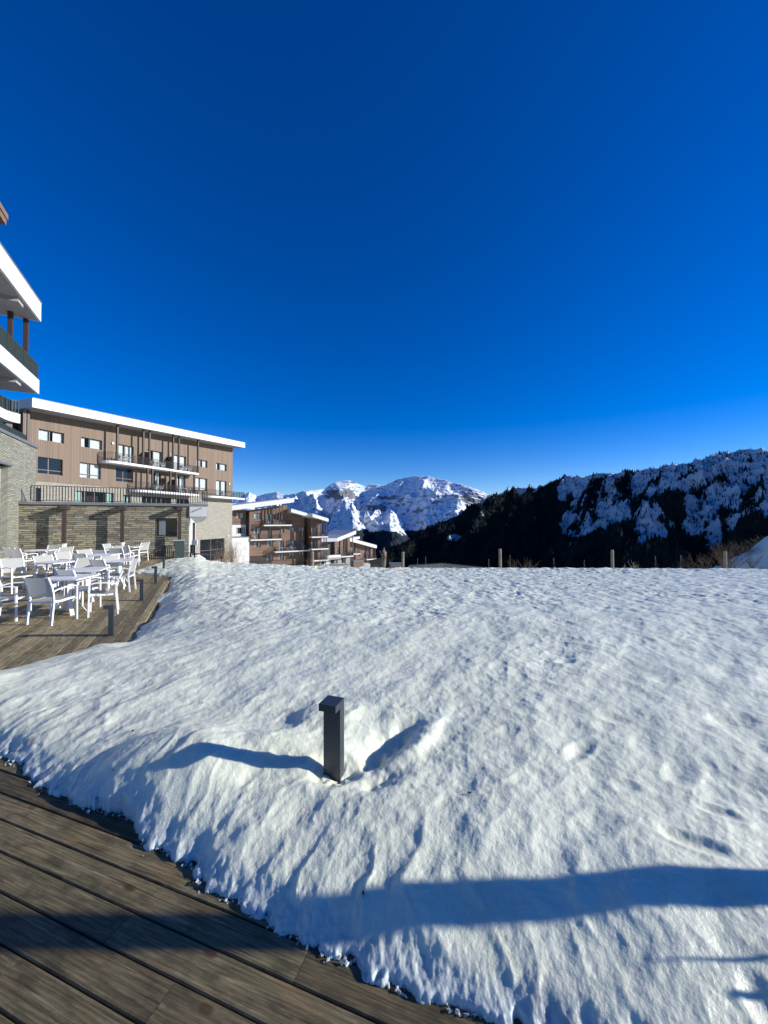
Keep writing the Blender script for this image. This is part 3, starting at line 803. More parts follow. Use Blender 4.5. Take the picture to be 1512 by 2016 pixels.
part(m, 'stone_base', M['stoneC'], hotel)
# end wall, back wall
m = MB()
def end_quad(m, fc, t, oa, ob, z0, za, zb): m.quad([fc.pt(t,oa,z0), fc.pt(t,ob,z0), fc.pt(t,ob,zb), fc.pt(t,oa,za)], [(oa,z0),(ob,z0),(ob,zb),(oa,za)])
end_quad(m, B2, tR, 0, -12, ZC, roof_top(tR)-.5, roof_top(tR)-.5); end_quad(m, B2, tL, 0, -12, 0, roof_top(tL)-.5, roof_top(tL)-.5)
m.quad([B2.pt(tL,-12,-9), B2.pt(tR,-12,-9), B2.pt(tR,-12,roof_top(tR)-.5), B2.pt(tL,-12,roof_top(tL)-.5)])
part(m, 'end_wall', M['clad'], hotel)
m = MB(); end_quad(m, B2, tR, -.04, -12, -9, ZC, ZC); part(m, 'stone_end_wall', M['stoneC'], hotel)
# roof
def roof(fc, root, t0, z0, t1, z1, o1, o0, th, lift=0., seams=0, snow=False):
    m = MB(); P = [fc.pt(t0,o0,z0-th+lift), fc.pt(t1,o0,z1-th+lift), fc.pt(t1,o1,z1-th), fc.pt(t0,o1,z0-th),
                   fc.pt(t0,o0,z0+lift), fc.pt(t1,o0,z1+lift), fc.pt(t1,o1,z1), fc.pt(t0,o1,z0)]
    m.hexa(P); r_ = part(m, 'roof', M['fascia'], root, recalc=True)
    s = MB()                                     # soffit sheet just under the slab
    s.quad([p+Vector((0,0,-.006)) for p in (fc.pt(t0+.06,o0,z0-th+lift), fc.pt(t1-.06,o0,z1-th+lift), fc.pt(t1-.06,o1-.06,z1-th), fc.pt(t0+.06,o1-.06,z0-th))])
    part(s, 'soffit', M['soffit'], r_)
    s = MB(); s.quad([p+Vector((0,0,.008)) for p in (fc.pt(t0+.1,o0,z0+lift), fc.pt(t1-.1,o0,z1+lift), fc.pt(t1-.1,o1-.1,z1), fc.pt(t0+.1,o1-.1,z0))])
    part(s, 'roof_covering', M['roof_snow'], r_)
    s = MB(); s.bar(fc.pt(t0,o1+.02,z0+.02), fc.pt(t1,o1+.02,z1+.02), .06, .05); part(s, 'edge_flashing', M['grey_trim'], r_)
    if seams:
        s = MB()
        for i in range(1, seams):
            t = t0+(t1-t0)*i/seams; z = z0+(z1-z0)*i/seams
            fc.box(s, t-.012, t+.012, o1-.01, o1+.004, z-th+.01, z-.02)
        part(s, 'panel_joint', M['grey_trim'], r_)
    return r_
roof(B2, hotel, ra[0], ra[1], rb[0], rb[1], 2.2, -12.5, .95*19/20, 0, 9)
for h in row1: window(B2, hotel, h, cov=.8)
for i, h in enumerate(row1d): window(B2, hotel, h, mull=1, cov=.85)
for i, h in enumerate(row2): window(B2, hotel, h, dark=(i in (0, 2)), transom=h[2]+.45, cov=.9)
for h in row2d: window(B2, hotel, h, mull=1, cov=.8)
for i, h in enumerate(row0): window(B2, hotel, h, mull=(0,3,0,5,2)[i], cur='green_curtain', cov=(0,.0,.8,0,0)[i] if i != 1 else .35, o=-.04, dark=(i == 0), name='terrace_door')
for h in cellar: window(B2, hotel, h, mull=1, dark=True, transom=h[2]+(h[3]-h[2])*.5, o=-.04)
# balconies
bt0, bt1 = B2.pix(213, 920, 1.6)[0], B2.pix(391.5, 930, 1.6)[0]
balcony(B2, hotel, bt0, bt1, FLU, 1.6, .28)
bl0, bl1 = B2.pix(271, 970, 1.6)[0], B2.pix(391.5, 970, 1.6)[0]
balcony(B2, hotel, bl0, bl1, FLL, 1.6, .28)
br0, br1 = B2.pix(415, 970, 1.6)[0], B2.pix(482, 982, 1.6)[0]
balcony(B2, hotel, br0, br1, FLL-.05, 1.6, .28, wrap=2.)
for px in (230.4,281.7,294,340.5,351.8,389.5):
    t = B2.pix(px, 900, 1.42)[0]; m = MB(); B2.box(m, t-.1, t+.1, 1.32, 1.52, FLU-.28, roof_top(t)-.92); part(m, 'post', M['brown'], hotel)
for px in (290.3,299.8,335,345.8,382.5):
    t = B2.pix(px, 950, 1.42)[0]; m = MB(); B2.box(m, t-.1, t+.1, 1.32, 1.52, FLL-.28, FLU-.285); part(m, 'post', M['brown'], hotel)
for px in (288, 337):           # privacy screens
    t = B2.pix(px, 900, .8)[0]; m = MB(); B2.box(m, t-.03, t+.03, .02, 1.3, FLU+.02, FLU+1.9); part(m, 'privacy_screen', M['brown'], hotel)
for px in (322, 343):
    t = B2.pix(px, 950, .8)[0]; m = MB(); B2.box(m, t-.03, t+.03, .02, 1.3, FLL+.02, FLL+1.9); part(m, 'privacy_screen', M['brown'], hotel)
for (px, py) in ((222,873),(334,895),(451.5,953),(449,1055)):
    t, z = B2.pix(px, py, .1); m = MB(); B2.box(m, t-.1, t+.1, .0, .18, z-.1, z+.14); part(m, 'wall_lamp', M['white_metal'], hotel)
for (pa, pb, mt) in ((45, 52, 'clad'), (53.5, 58.5, 'brown')):
    qa, qb = B2.pix(pa, 850, .9)[0], B2.pix(pb, 850, .9)[0]; t = qa
    m = MB(); B2.box(m, qa, qb, .6, .9, 2.7, roof_top(t)-1.0); part(m, 'pilaster', M[mt], hotel)
m = MB(); B2.box(m, tL-6, tL-.05, -2.0, -1.5, 2.7, roof_top(tL)-1.0); part(m, 'recessed_wall', M['brown'], hotel)  # dark brown puts the shadow of this set-back part into its colour
balc_set(B2, [(236,'l'),(243,'t'),(250,'r'),(302,'l'),(310,'t'),(319,'r'),(358,'l'),(365,'t'),(372,'r')], FLU, 'the upper long balcony of the hotel')
balc_set(B2, [(302,'l'),(309,'t'),(316,'r'),(352,'l'),(361,'t'),(370,'r')], FLL, 'the lower long balcony of the hotel')
balc_set(B2, [(438,'l'),(449,'r')], FLL-.05, 'the short balcony at the hotel corner')
# ---- terrace wall of slate, with its bay, posts and railing
WA = Face(fsp(S_WALL, -7.72), math.degrees(math.atan2(PA[0], PA[1])))
terr = empty('stone_terrace_wall', WA.pt(3, 0, 0), -WA.a, 'grey-brown slate terrace wall with grey coping behind the chairs', 'wall')
tw1 = WA.pix(372, 1050)[0]; tc = WA.pix(409.5, 1000, .1)[0]
hw = rect(WA, 307, 1020, 349, 1057.5)
m = MB(); WA.wall(m, 0, tw1, -1.5, 2.62, [hw], .3); part(m, 'stone_face', M['stoneA'], terr)
m = MB(); m.quad([WA.pt(tw1,0,-3), WA.pt(tw1,-16,-3), WA.pt(tw1,-16,2.62), WA.pt(tw1,0,2.62)]); part(m, 'side_wall', M['concrete'], terr)
window(WA, terr, tuple(hw), rev=.28, mull=0, dark=True, fw=.08)
m = MB(); WA.box(m, hw[0]+.12, hw[0]+.42, -.24, -.2, hw[2]+.1, hw[3]-.1); part(m, 'window_shutter', M['grey_trim'], terr)
m = MB(); WA.box(m, 0, tc, -.3, .10, 2.60, 2.73); part(m, 'coping', M['grey_trim'], terr)
m = MB()
bc = B2.pix(411, 985)[0]; g0 = B2.pt(bc, -.1, 2.6); g1 = B2.pt(tL, -.1, 2.6)
slab_poly(m, [WA.pt(.0,-.3,2.68), WA.pt(tc,-.3,2.68), Vector((g0.x,g0.y,2.68)), Vector((g1.x,g1.y,2.68))], .12)
part(m, 'terrace_floor', M['concrete'], terr, recalc=True)
rm = MB(); railing(rm, [WA.pt(.05+.35,-.05,2.73), WA.pt(tc-.05,-.05,2.73)], .74, .115, .014, .04); part(rm, 'railing', M['rail'], terr)
m = MB(); m.quad([WA.pt(tc-.05,-.08,2.75), WA.pt(tc-.05,-3,2.75), WA.pt(tc-.05,-3,3.45), WA.pt(tc-.05,-.08,3.45)]); part(m, 'glass_panel', M['gglass'], terr)
# panelled bay
zb = WA.pix(390, 1017, .1)[1]; zq = WA.pix(390, 1030, .1)[1]
m = MB(); WA.box(m, tw1+.02, tc-.02, -1.6, .08, zb, 2.597); part(m, 'bay_panel', M['concrete'], terr)
m = MB()
ta, tb = tw1+.02, tc-.02; tm = WA.pix(386, 1020)[0]; tm2 = WA.pix(400, 1020)[0]
bot = [WA.pt(ta+.28,-.5,zq), WA.pt(tm2,-.35,zq+.08), WA.pt(tm2,-1.1,zq+.08), WA.pt(ta+.28,-1.1,zq)]
top = [WA.pt(ta,.08,zb-.004), WA.pt(tb,.08,zb-.004), WA.pt(tb,-1.6,zb-.004), WA.pt(ta,-1.6,zb-.004)]
m.hexa(bot+top); part(m, 'bay_underside', M['concrete'], terr, recalc=True)
tp = WA.pix(381.5, 1060, -.6)[0]; m = MB(); WA.box(m, tp-.06, tp+.06, -.72, -.58, -2, zq+.02); part(m, 'bay_post', M['brown'], terr)
m = MB(); m.bar(WA.pt(WA.pix(377.5,1008,.1)[0],.1,WA.pix(377.5,1008,.1)[1]), WA.pt(WA.pix(397,1000,.1)[0],.1,WA.pix(397,1000,.1)[1]), .03, .03); part(m, 'slanted_bar', M['rail'], terr)
# posts standing before the wall
for px, lab in ((126,'left brown steel post with white sleeve before the slate wall'),(240.5,'middle brown steel post with white sleeve before the slate wall'),(353.5,'right brown steel post with white sleeve beside the dark window')):
    t = WA.pix(px, 1050, .42)[0]; b = WA.pt(t, .42, 0)
    rt = empty('steel_post', b, -WA.a, lab, 'post', 'brown posts before the slate wall')
    m = MB(); WA.box(m, t-.075, t+.075, .35, .49, .0, 2.42); part(m, 'shaft', M['brown'], rt)
    m = MB(); WA.box(m, t-.13, t+.13, .02, .60, 2.36, 2.595); part(m, 'bracket', M['brown'], rt)
    m = MB(); m.tube([b+Vector((0,0,z)) for z in (.0,.03,.70,.74,.78)], [.12,.105,.105,.12,.125], 14); part(m, 'sleeve', M['fascia'], rt, smooth=True, recalc=True)
# ---- tower and near building on the left
T1 = Face((-16.62, 17.55), -26.7)
tower = empty('stone_tower_wing', T1.pt(-4, -3, 0), -T1.a, 'pale stone wing with slanted grey coping and overhanging white balconies at the left edge', 'building')
te = T1.pix(70.5, 950)[0]; tj = T1.pix(47.2, 950)[0]
ztop = T1.pix(36, 866.5)[1]
niche = (-9., T1.pix(15, 1000)[0], -.2, T1.pix(8, 915)[1])
m = MB(); T1.wall(m, -10, te, -.3, ztop, [niche], .5); part(m, 'stone_face', M['stoneB'], tower)
m = MB(); m.quad([T1.pt(te,0,-.3), T1.pt(te,-8,-.3), T1.pt(te,-8,ztop), T1.pt(te,0,ztop)], [(0,0),(8,0),(8,5),(0,5)]); part(m, 'stone_return', M['stoneB'], tower)
m = MB(); T1.box(m, -10, te+.05, -8, .07, ztop+.002, ztop+.13); part(m, 'coping', M['grey_trim'], tower)
m = MB(); T1.box(m, -9, niche[1]-.0, -.6, -.25, -.2, niche[3]-.02); part(m, 'niche_panel', M['concrete'], tower)
m = MB(); T1.box(m, -9, niche[1]+.15, -.5, .12, niche[3], niche[3]+.1); part(m, 'niche_canopy', M['grey_trim'], tower)
m = MB(); T1.box(m, tj-.015, tj+.015, .0, .012, 2.75, ztop-.01); part(m, 'expansion_joint', M['soffit'], tower)
rm = MB(); railing(rm, [T1.pt(-8,-.3,ztop+.13), T1.pt(T1.pix(50,870,-.3)[0],-.3,ztop+.13)], .42, .11, .05, .05); part(rm, 'roof_railing', M['bars'], tower)
m = MB(); T1.box(m, te-2.2, te-.9, -3.0, -2.6, ztop+.13, ztop+2.2); part(m, 'recess_shade_slab', M['dark'], tower)  # solid near-black slab, shade of the set-back corner painted as colour
# lower rounded balcony
zbl = 6.9
def pz(px, py, z): g = ray(px, py); k = (z-H)/g.z; return Vector((g.x*k, g.y*k, z))
cur = [pz(-60,770,zbl), pz(0,800.5,zbl), pz(6,804,zbl), pz(14,808,zbl), pz(26,812,zbl), pz(40,815.5,zbl)]
back = [cur[-1]-T1.n*5, cur[0]-T1.n*5]
m = MB(); slab_poly(m, cur+back, .44); s_ = part(m, 'balcony', M['fascia'], tower, recalc=True)
rm = MB(); railing(rm, [p-T1.n*.08 for p in cur], .58, .11, .05, .05); part(rm, 'railing', M['bars'], s_)
# high cantilevered slab and roof
c2 = at(77.5, 749, 23.7)
U1 = Face((c2.x, c2.y), -26.7)
z_t = c2.z; z_b = at(75.4, 776, 23.7).z
m = MB(); U1.box(m, -20, 0, -14, 0, z_b, z_t); s_ = part(m, 'balcony', M['fascia'], tower)
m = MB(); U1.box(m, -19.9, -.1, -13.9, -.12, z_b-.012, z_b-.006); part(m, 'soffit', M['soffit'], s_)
for k in range(6):
    m = MB(); U1.box(m, -3.2*k-2.9, -3.2*k-2.2, -13.9, -.2, z_b-.22, z_b-.013); part(m, 'soffit_beam', M['soffit'], s_)
rm = MB(); railing(rm, [U1.pt(-20,-.1,z_t), U1.pt(-.1,-.1,z_t), U1.pt(-.1,-13,z_t)], 1.0, .11, .06, .05); part(rm, 'railing', M['bars'], s_)
ct = at(81.5, 598, 23.9); cb = at(79, 630.5, 23.7)
U2 = Face((ct.x, ct.y), -26.7)
m = MB(); U2.box(m, -22, 0, -14, 0, cb.z, ct.z); s_ = part(m, 'roof', M['fascia'], tower)
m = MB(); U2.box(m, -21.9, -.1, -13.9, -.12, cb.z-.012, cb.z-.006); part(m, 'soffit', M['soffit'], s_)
m = MB(); U2.box(m, -22, .03, -14.03, .03, ct.z+.002, ct.z+.07); part(m, 'edge_flashing', M['grey_trim'], s_)
for k in range(6):
    m = MB(); U2.box(m, -3.2*k-2.9, -3.2*k-2.2, -13.9, -.2, cb.z-.25, cb.z-.013); part(m, 'soffit_beam', M['soffit'], s_)
for (px, o_) in ((51, -.7), (30, -1.2), (-30, -.7)):
    t = U2.pix(px, 650, o_)[0] if px != 30 else -.75; m = MB(); U2.box(m, t-.11, t+.11, o_-.11, o_+.11, z_t, cb.z-.02); part(m, 'post', M['brown'], tower)
m = MB(); U1.box(m, -20, -7.2, -14, -3, ztop, cb.z-.3); part(m, 'upper_wall', M['clad'], tower)
c3 = at(16.5, 424, 22.); cq = at(14, 446, 22.)
U3 = Face((c3.x, c3.y), -26.7)
m = MB(); U3.box(m, -20, 0, -14, 0, (cq.z+c3.z)/2+.02, c3.z); s_ = part(m, 'upper_roof', M['box_wood'], tower)
m = MB(); U3.box(m, -20, -.06, -14, -.06, cq.z, (cq.z+c3.z)/2); part(m, 'fascia_board', M['box_wood'], s_)
# ---- bits between the wall and the snow: handrails, cabinet, sign
m = MB()
p0 = at(337, 1073.5, 19.2); p1 = at(256, 1105, 17.2)
hr = empty('stair_handrail', (p1.x, p1.y, 0), 0, 'black handrail sloping down along the stairs in front of the slate wall', 'handrail')
m.bar(p0, p1, .05, .04)
for k in range(12):
    q = p0.lerp(p1, k/20); m.bar(q, (q.x, q.y, -.02), .022, .022)
part(m, 'rail', M['rail'], hr)
m = MB(); p0 = at(341, 1086, 18.6); p1 = at(436, 1094, 21.5)
hr = empty('low_handrail', (p0.x, p0.y, 0), 0, 'low dark rail running right above the snow from the cabinet', 'handrail')
m.bar(p0, p1, .07, .05); 
part(m, 'rail', M['rail'], hr); m = MB()
for k in (0, .33, .66, 1):
    q = p0.lerp(p1, k); m.bar(q, (q.x, q.y, -1.2), .05, .05)
part(m, 'rail_post', M['rail'], hr)
g = at(354, 1098, 18.9)
cb_ = empty('utility_cabinet', (g.x, g.y, 0), -WA.a, 'grey utility cabinet with slanted top beside the dark window', 'cabinet')
MB().hexa([Vector(v) for v in ((-.16,-.2,-.3),(.18,-.2,-.3),(.18,.2,-.3),(-.16,.2,-.3),(-.16,-.2,.58),(.18,-.2,.86),(.18,.2,.86),(-.16,.2,.58))]).build('cabinet_body', M['bars'], cb_)
MB().bar((-.19,-.03,.585),(.2,-.03,.9),.5,.03).build('cabinet_lid', M['concrete'], cb_)
g = at(383, 1098, 19.6)
sg = empty('sign_post', (g.x, g.y, -1), 0, 'small grey box sign on a thin post below the panelled bay', 'sign post')
MB().bar((0,0,0),(0,0,1.75),.05,.05).build('pole', M['rail'], sg)
MB().box(-.12,.14,-.06,.02,1.6,1.85).build('sign_box', M['concrete'], sg)
MB().box(-.2,-.06,-.06,.02,1.2,1.62).build('lower_panel', M['bars'], sg)
# ---- second group of chalets
def chalet_windows(fc, root, lst, mull=1, o=0., rev=.2):
    hs_ = []
    for (x0, y0, x1, y1) in lst:
        X0, Y0, X1, Y1 = 440+x0/4.2, 900+y0/4.2, 440+x1/4.2, 900+y1/4.2
        t0, za = fc.pix(X0, Y0, o); t1, zb_ = fc.pix(X1, Y1, o)
        za2 = fc.pix((X0+X1)/2, Y0, o)[1]; zb2 = fc.pix((X0+X1)/2, Y1, o)[1]
        hs_.append((t0, t1, zb2, za2))
    return hs_
def q4(x, y): return 440+x/4.2, 900+y/4.2
def pix4(fc, x, y, o=0): return fc.pix(*q4(x, y), o)
pB3 = at(545, 1060, 80.); B3 = Face((pB3.x, pB3.y), 56.)
ch1 = empty('chalet_block', B3.pt(0, -5, -8), -B3.a, 'brown chalet block with two opposed white-edged roofs right of the hotel', 'chalet')
W3 = chalet_windows(B3, ch1, [(250,462,310,512),(360,468,408,555),(455,475,500,540),(248,582,308,632),(372,590,400,670),(462,590,502,625),(543,580,588,622),(625,580,667,618),
   (250,703,308,748),(360,690,408,740),(455,690,500,775),(545,685,588,770),(628,682,662,722),(355,808,410,860),(455,803,500,850),(545,790,588,825),(625,785,665,815)])
t0, t1 = pix4(B3,214,600)[0], pix4(B3,669,600)[0]
zr0 = pix4(B3,214,438,1.5)[1]; 
tpk = pix4(B3,528,400)[0]; zpk = pix4(B3,528,395)[1]; zR = pix4(B3,669,500)[1]
def zt3(t): return (zr0+(zpk-zr0)*(t-t0)/(tpk-t0) if t <= tpk else max(zR, zpk-(t-tpk)*1.0-1.2))
m = MB(); B3.wall(m, t0, tpk, -12, zt3, [h for h in W3 if h[1] < tpk], .2)
zr2 = pix4(B3,530,462)[1]
B3.wall(m, tpk, t1, -12, lambda t: zr2+(zR-zr2)*(t-tpk)/(t1-tpk), [h for h in W3 if h[0] > tpk], .2)
m.quad([B3.pt(t1,0,-12), B3.pt(t1,-9,-12), B3.pt(t1,-9,zR), B3.pt(t1,0,zR)]); m.quad([B3.pt(tpk,0,zr2-.5), B3.pt(tpk,-9,zr2-.5), B3.pt(tpk,-9,zpk), B3.pt(tpk,0,zpk)])
m.quad([B3.pt(t0,0,-12), B3.pt(t0,-9,-12), B3.pt(t0,-9,zr0), B3.pt(t0,0,zr0)])
part(m, 'wall', M['clad_far'], ch1)
for i, h in enumerate(W3): window(B3, ch1, h, rev=.18, mull=1, cov=.8, fw=.09)
# recessed left strip: brown over white
B3l = Face(B3.pt(0, -1.0, 0), 56.)
W3l = chalet_windows(B3l, ch1, [(105,460,168,508)]); W3w = chalet_windows(B3l, ch1, [(107,583,177,632),(88,785,108,813)])
ta, tb = pix4(B3l,60,600)[0], pix4(B3l,184,600)[0]; zs = pix4(B3l,130,560)[1]; zz = pix4(B3l,130,444)[1]
m = MB(); B3l.wall(m, ta, tb, zs, zz+.2, W3l, .2); part(m, 'side_wall', M['clad_far'], ch1)
m = MB(); B3l.wall(m, ta, tb, -12, zs, [W3w[0]], .2, .04)
part(m, 'white_wall', M['render'], ch1)
B3m = Face(B3.pt(0, 1.2, 0), 56.)
t2, t3 = pix4(B3m,60,700)[0], pix4(B3m,213,700)[0]; zl = pix4(B3m,150,664)[1]
m = MB(); B3m.box(m, t2, t3, -2, 0, -12, zl); part(m, 'white_base_wall', M['render'], ch1)
m = MB(); B3m.box(m, t2, t3+.1, -2, .08, zl+.002, zl+.14); part(m, 'wall_coping', M['grey_trim'], ch1)
for h in W3l: window(B3l, ch1, h, rev=.18, fw=.09)
window(B3l, ch1, W3w[0], rev=.18, fw=.09, mull=2, cov=.6, o=.04)
m = MB(); B3.box(m, tb-1.2, t0+.02, -3.5, -3.2, -12, zz); part(m, 'gap_shade_sheet', M['dark'], ch1)  # near-black sheet closing the gap, its shade given by colour
# roofs
a0 = pix4(B3,78,405,2.); a1 = pix4(B3,582,336,2.)
roof(B3, ch1, a0[0]-1, a0[1], a1[0], a1[1], 2., -10, .95, .25)
b0 = pix4(B3,560,424,2.2); b1 = pix4(B3,692,462,2.2)
roof(B3, ch1, b0[0], b0[1], b1[0], b1[1], 2.2, -8, .75, -.1)
B3r = Face(B3.pt(0, 1.6, 0), 56.)
c0 = pix4(B3r,737,466,2.); c1_ = pix4(B3r,869,507,2.)
roof(B3r, ch1, c0[0], c0[1], c1_[0], c1_[1], 2., -8, .72, -.1)
tq0, tq1 = pix4(B3r,724,600)[0], pix4(B3r,812,600)[0]
W3r = chalet_windows(B3r, ch1, [(745,578,772,650),(745,680,772,745),(745,780,772,850)])
m = MB(); B3r.wall(m, tq0, tq1, -12, c0[1]-1.0, W3r, .2); m.quad([B3r.pt(tq0,0,-12), B3r.pt(tq0,-8,-12), B3r.pt(tq0,-8,c0[1]-1), B3r.pt(tq0,0,c0[1]-1)])
m.quad([B3r.pt(tq1,0,-12), B3r.pt(tq1,-8,-12), B3r.pt(tq1,-8,c1_[1]-.8), B3r.pt(tq1,0,c1_[1]-.8)])
part(m, 'wing_wall', M['clad_far'], ch1)
for h in W3r: window(B3r, ch1, h, rev=.18, fw=.09)
def balc4(fc, root, x0, x1, yt, o1=1.5, h=.95, th=.25, curve=False):
    t0_ = pix4(fc, x0, yt, o1)[0]; t1_ = pix4(fc, x1, yt, o1)[0]; z = pix4(fc, (x0+x1)/2, yt, o1)[1]
    return balcony(fc, root, t0_, t1_, z, o1, th, h, curve), z
_, z1_ = balc4(B3, ch1, 335, 566, 559); _, z2_ = balc4(B3, ch1, 225, 480, 678); _, z3_ = balc4(B3, ch1, 430, 716, 774)
balc4(B3r, ch1, 730, 866, 656); balc4(B3r, ch1, 730, 869, 756); balc4(B3r, ch1, 745, 870, 850)
for (x, ya, yb) in ((410,400,560),(436,395,560),(462,392,560),(486,388,560),(388,570,678),(468,570,678),(650,600,770)):
    t, za = pix4(B3, x, ya, 1.3); _, zb_ = pix4(B3, x, yb, 1.3); m = MB(); B3.box(m, t-.08, t+.08, 1.22, 1.38, zb_, za+.3); part(m, 'post', M['brown'], ch1)
for (x, ya, yb) in ((778,500,850),(806,512,850),(832,520,850),(850,530,850)):
    t, za = pix4(B3r, x, ya, 1.3); _, zb_ = pix4(B3r, x, yb, 1.3); m = MB(); B3r.box(m, t-.08, t+.08, 1.22, 1.38, zb_, za+.2); part(m, 'post', M['brown'], ch1)
def set4(fc, xs, z, where):
    balc_set(fc, [(440+x/4.2, k) for x, k in xs], z, where)
set4(B3, [(378,'l'),(420,'r')], z1_, 'the top balcony of the chalet')
set4(B3, [(262,'l'),(435,'r')], z2_, 'the middle balcony of the chalet')
set4(B3, [(490,'l'),(570,'l'),(655,'r')], z3_, 'the lowest long balcony of the chalet')
# ---- third chalet
pB4 = at(680, 1080, 105.); B4 = Face((pB4.x, pB4.y), 50.)
ch2 = empty('small_chalet', B4.pt(0, -5, -10), -B4.a, 'smaller brown chalet with a rising white roof edge and dark gable side', 'chalet')
W4 = chalet_windows(B4, ch2, [(935,750,962,800),(985,745,1010,785)])
t0, t1 = pix4(B4,920,700)[0], pix4(B4,1046,700)[0]
a0 = pix4(B4,942,668,1.8); a1 = pix4(B4,1097,606,1.8)
zf = lambda t: a0[1]+(a1[1]-a0[1])*(t-a0[0])/(a1[0]-a0[0])-.8
zdk = pix4(B4,980,832)[1]
m = MB(); B4.wall(m, t0, t1, zdk, zf, W4, .2); m.quad([B4.pt(t1,0,-16), B4.pt(t1,-9,-16), B4.pt(t1,-9,zf(t1)), B4.pt(t1,0,zf(t1))])
part(m, 'wall', M['clad_far'], ch2)
m = MB(); B4.wall(m, pix4(B4,845,800)[0], t1, -16, zdk, chalet_windows(B4, ch2, [(885,842,945,880),(975,832,1010,875)]), .2, .0); part(m, 'ground_floor', M['render'], ch2)
for h in chalet_windows(B4, ch2, [(885,842,945,880),(975,832,1010,875)]): window(B4, ch2, h, rev=.18, fw=.09, cov=.5)
for h in W4: window(B4, ch2, h, rev=.18, fw=.09)
m = MB(); B4.box(m, t0-6.2, t0-.05, -6, -.8, -16, zf(t0)-.3); part(m, 'gable_side', M['brown'], ch2)
roof(B4, ch2, a0[0], a0[1], a1[0], a1[1], 1.8, -9, .95, .0)
m = MB(); P = [B4.pt(a0[0]-.05,1.8,a0[1]-.9), B4.pt(a0[0]-.05,-9,a0[1]-.9), B4.pt(a0[0]-7,-9,a0[1]-.9), B4.pt(a0[0]-7,1.8,a0[1]-.9)]
m.hexa(P+[p+Vector((0,0,.85)) for p in P]); part(m, 'flat_roof', M['roof_snow'], ch2, recalc=True)
tt0, zz0 = pix4(B4,845,830,1.5); tt1, zz1 = pix4(B4,970,826,1.5)
m = MB(); B4.box(m, tt0, tt1, .02, 1.5, (zz0+zz1)/2-.6, (zz0+zz1)/2+.5); part(m, 'white_parapet', M['fascia'], ch2)
balc4(B4, ch2, 972, 1075, 818, 1.5); balc4(B4, ch2, 1076, 1132, 797, 1.6)
for x in (965, 1000, 1025): 
    t, za = pix4(B4, x, 670, .12); _, zb_ = pix4(B4, x, 800, .12); m = MB(); B4.box(m, t-.1, t+.1, .02, .22, zb_, zf(t)); part(m, 'pilaster', M['brown'], ch2)
t, _ = pix4(B4,1068,700,1.3); m = MB(); B4.box(m, t-.08, t+.08, 1.2, 1.36, -16, zf(t)+.3); part(m, 'post', M['brown'], ch2)
# ---- fourth chalet
pB5 = at(715, 1085, 124.); B5 = Face((pB5.x, pB5.y), 52.)
ch3 = empty('far_chalet', B5.pt(0, -5, -12), -B5.a, 'farthest brown chalet, its white roof edge sloping down to the right', 'chalet')
W5 = chalet_windows(B5, ch3, [(1062,740,1085,775),(1110,790,1130,822),(1152,790,1170,835),(1190,785,1210,822)])
a0 = pix4(B5,1044,664,1.8); a1 = pix4(B5,1267,728,1.8)
t0, t1 = pix4(B5,1040,700)[0], pix4(B5,1232,760)[0]
zf5 = lambda t: a0[1]+(a1[1]-a0[1])*(t-a0[0])/(a1[0]-a0[0])-.85
m = MB(); B5.wall(m, t0, t1, -20, zf5, W5, .2); m.quad([B5.pt(t1,0,-20), B5.pt(t1,-9,-20), B5.pt(t1,-9,zf5(t1)), B5.pt(t1,0,zf5(t1))]); part(m, 'wall', M['clad_far'], ch3)
for h in W5: window(B5, ch3, h, rev=.18, fw=.09)
roof(B5, ch3, a0[0]-.5, a0[1], a1[0], a1[1], 1.8, -9, 1.0, .2)
balc4(B5, ch3, 1185, 1268, 842, 1.5)
for x in (1090, 1180, 1215): 
    t, za = pix4(B5, x, 700, .12); m = MB(); B5.box(m, t-.12, t+.12, .02, .24, -15, zf5(t)); part(m, 'pilaster', M['brown'], ch3)
for x in (1236, 1252):
    t, _ = pix4(B5,x,760,1.3); m = MB(); B5.box(m, t-.08, t+.08, 1.2, 1.36, -18, zf5(t)+.2); part(m, 'post', M['brown'], ch3)
pB6 = at(700, 1060, 145.); B6 = Face((pB6.x, pB6.y), 50.)
ch4 = empty('hidden_chalet', B6.pt(0, -5, -12), -B6.a, 'white roof corner of a chalet rising between the two farthest roofs', 'chalet')
a0 = pix4(B6,1040,672,1.8); a1 = pix4(B6,1127,655,1.8); roof(B6, ch4, a0[0]-3, a0[1]-.3, a1[0], a1[1], 1.8, -9, .9, 0)
m = MB(); B6.wall(m, a0[0]-2, a1[0]-1, -24, a0[1]-1.2, [], .2); part(m, 'wall', M['clad_far'], ch4)
# label the balcony furniture
from collections import defaultdict
cnt = defaultdict(list)
for o, px, kind, where in BCH: cnt[('t' if kind == 't' else 'c', where)].append((px, o, kind))
NTH = ['first', 'second', 'third', 'fourth', 'fifth', 'sixth', 'seventh']
for (k, where), L in cnt.items():
    L.sort(key=lambda x: x[0])
    for i, (px, o, kind) in enumerate(L):
        nm = 'table' if k == 't' else 'chair'
        tag(o, ('%s small white %s from the left on %s' % (NTH[i], nm, where)) if len(L) > 1 else 'small white %s on %s' % (nm, where), nm, 'white %ss on the balconies' % nm)
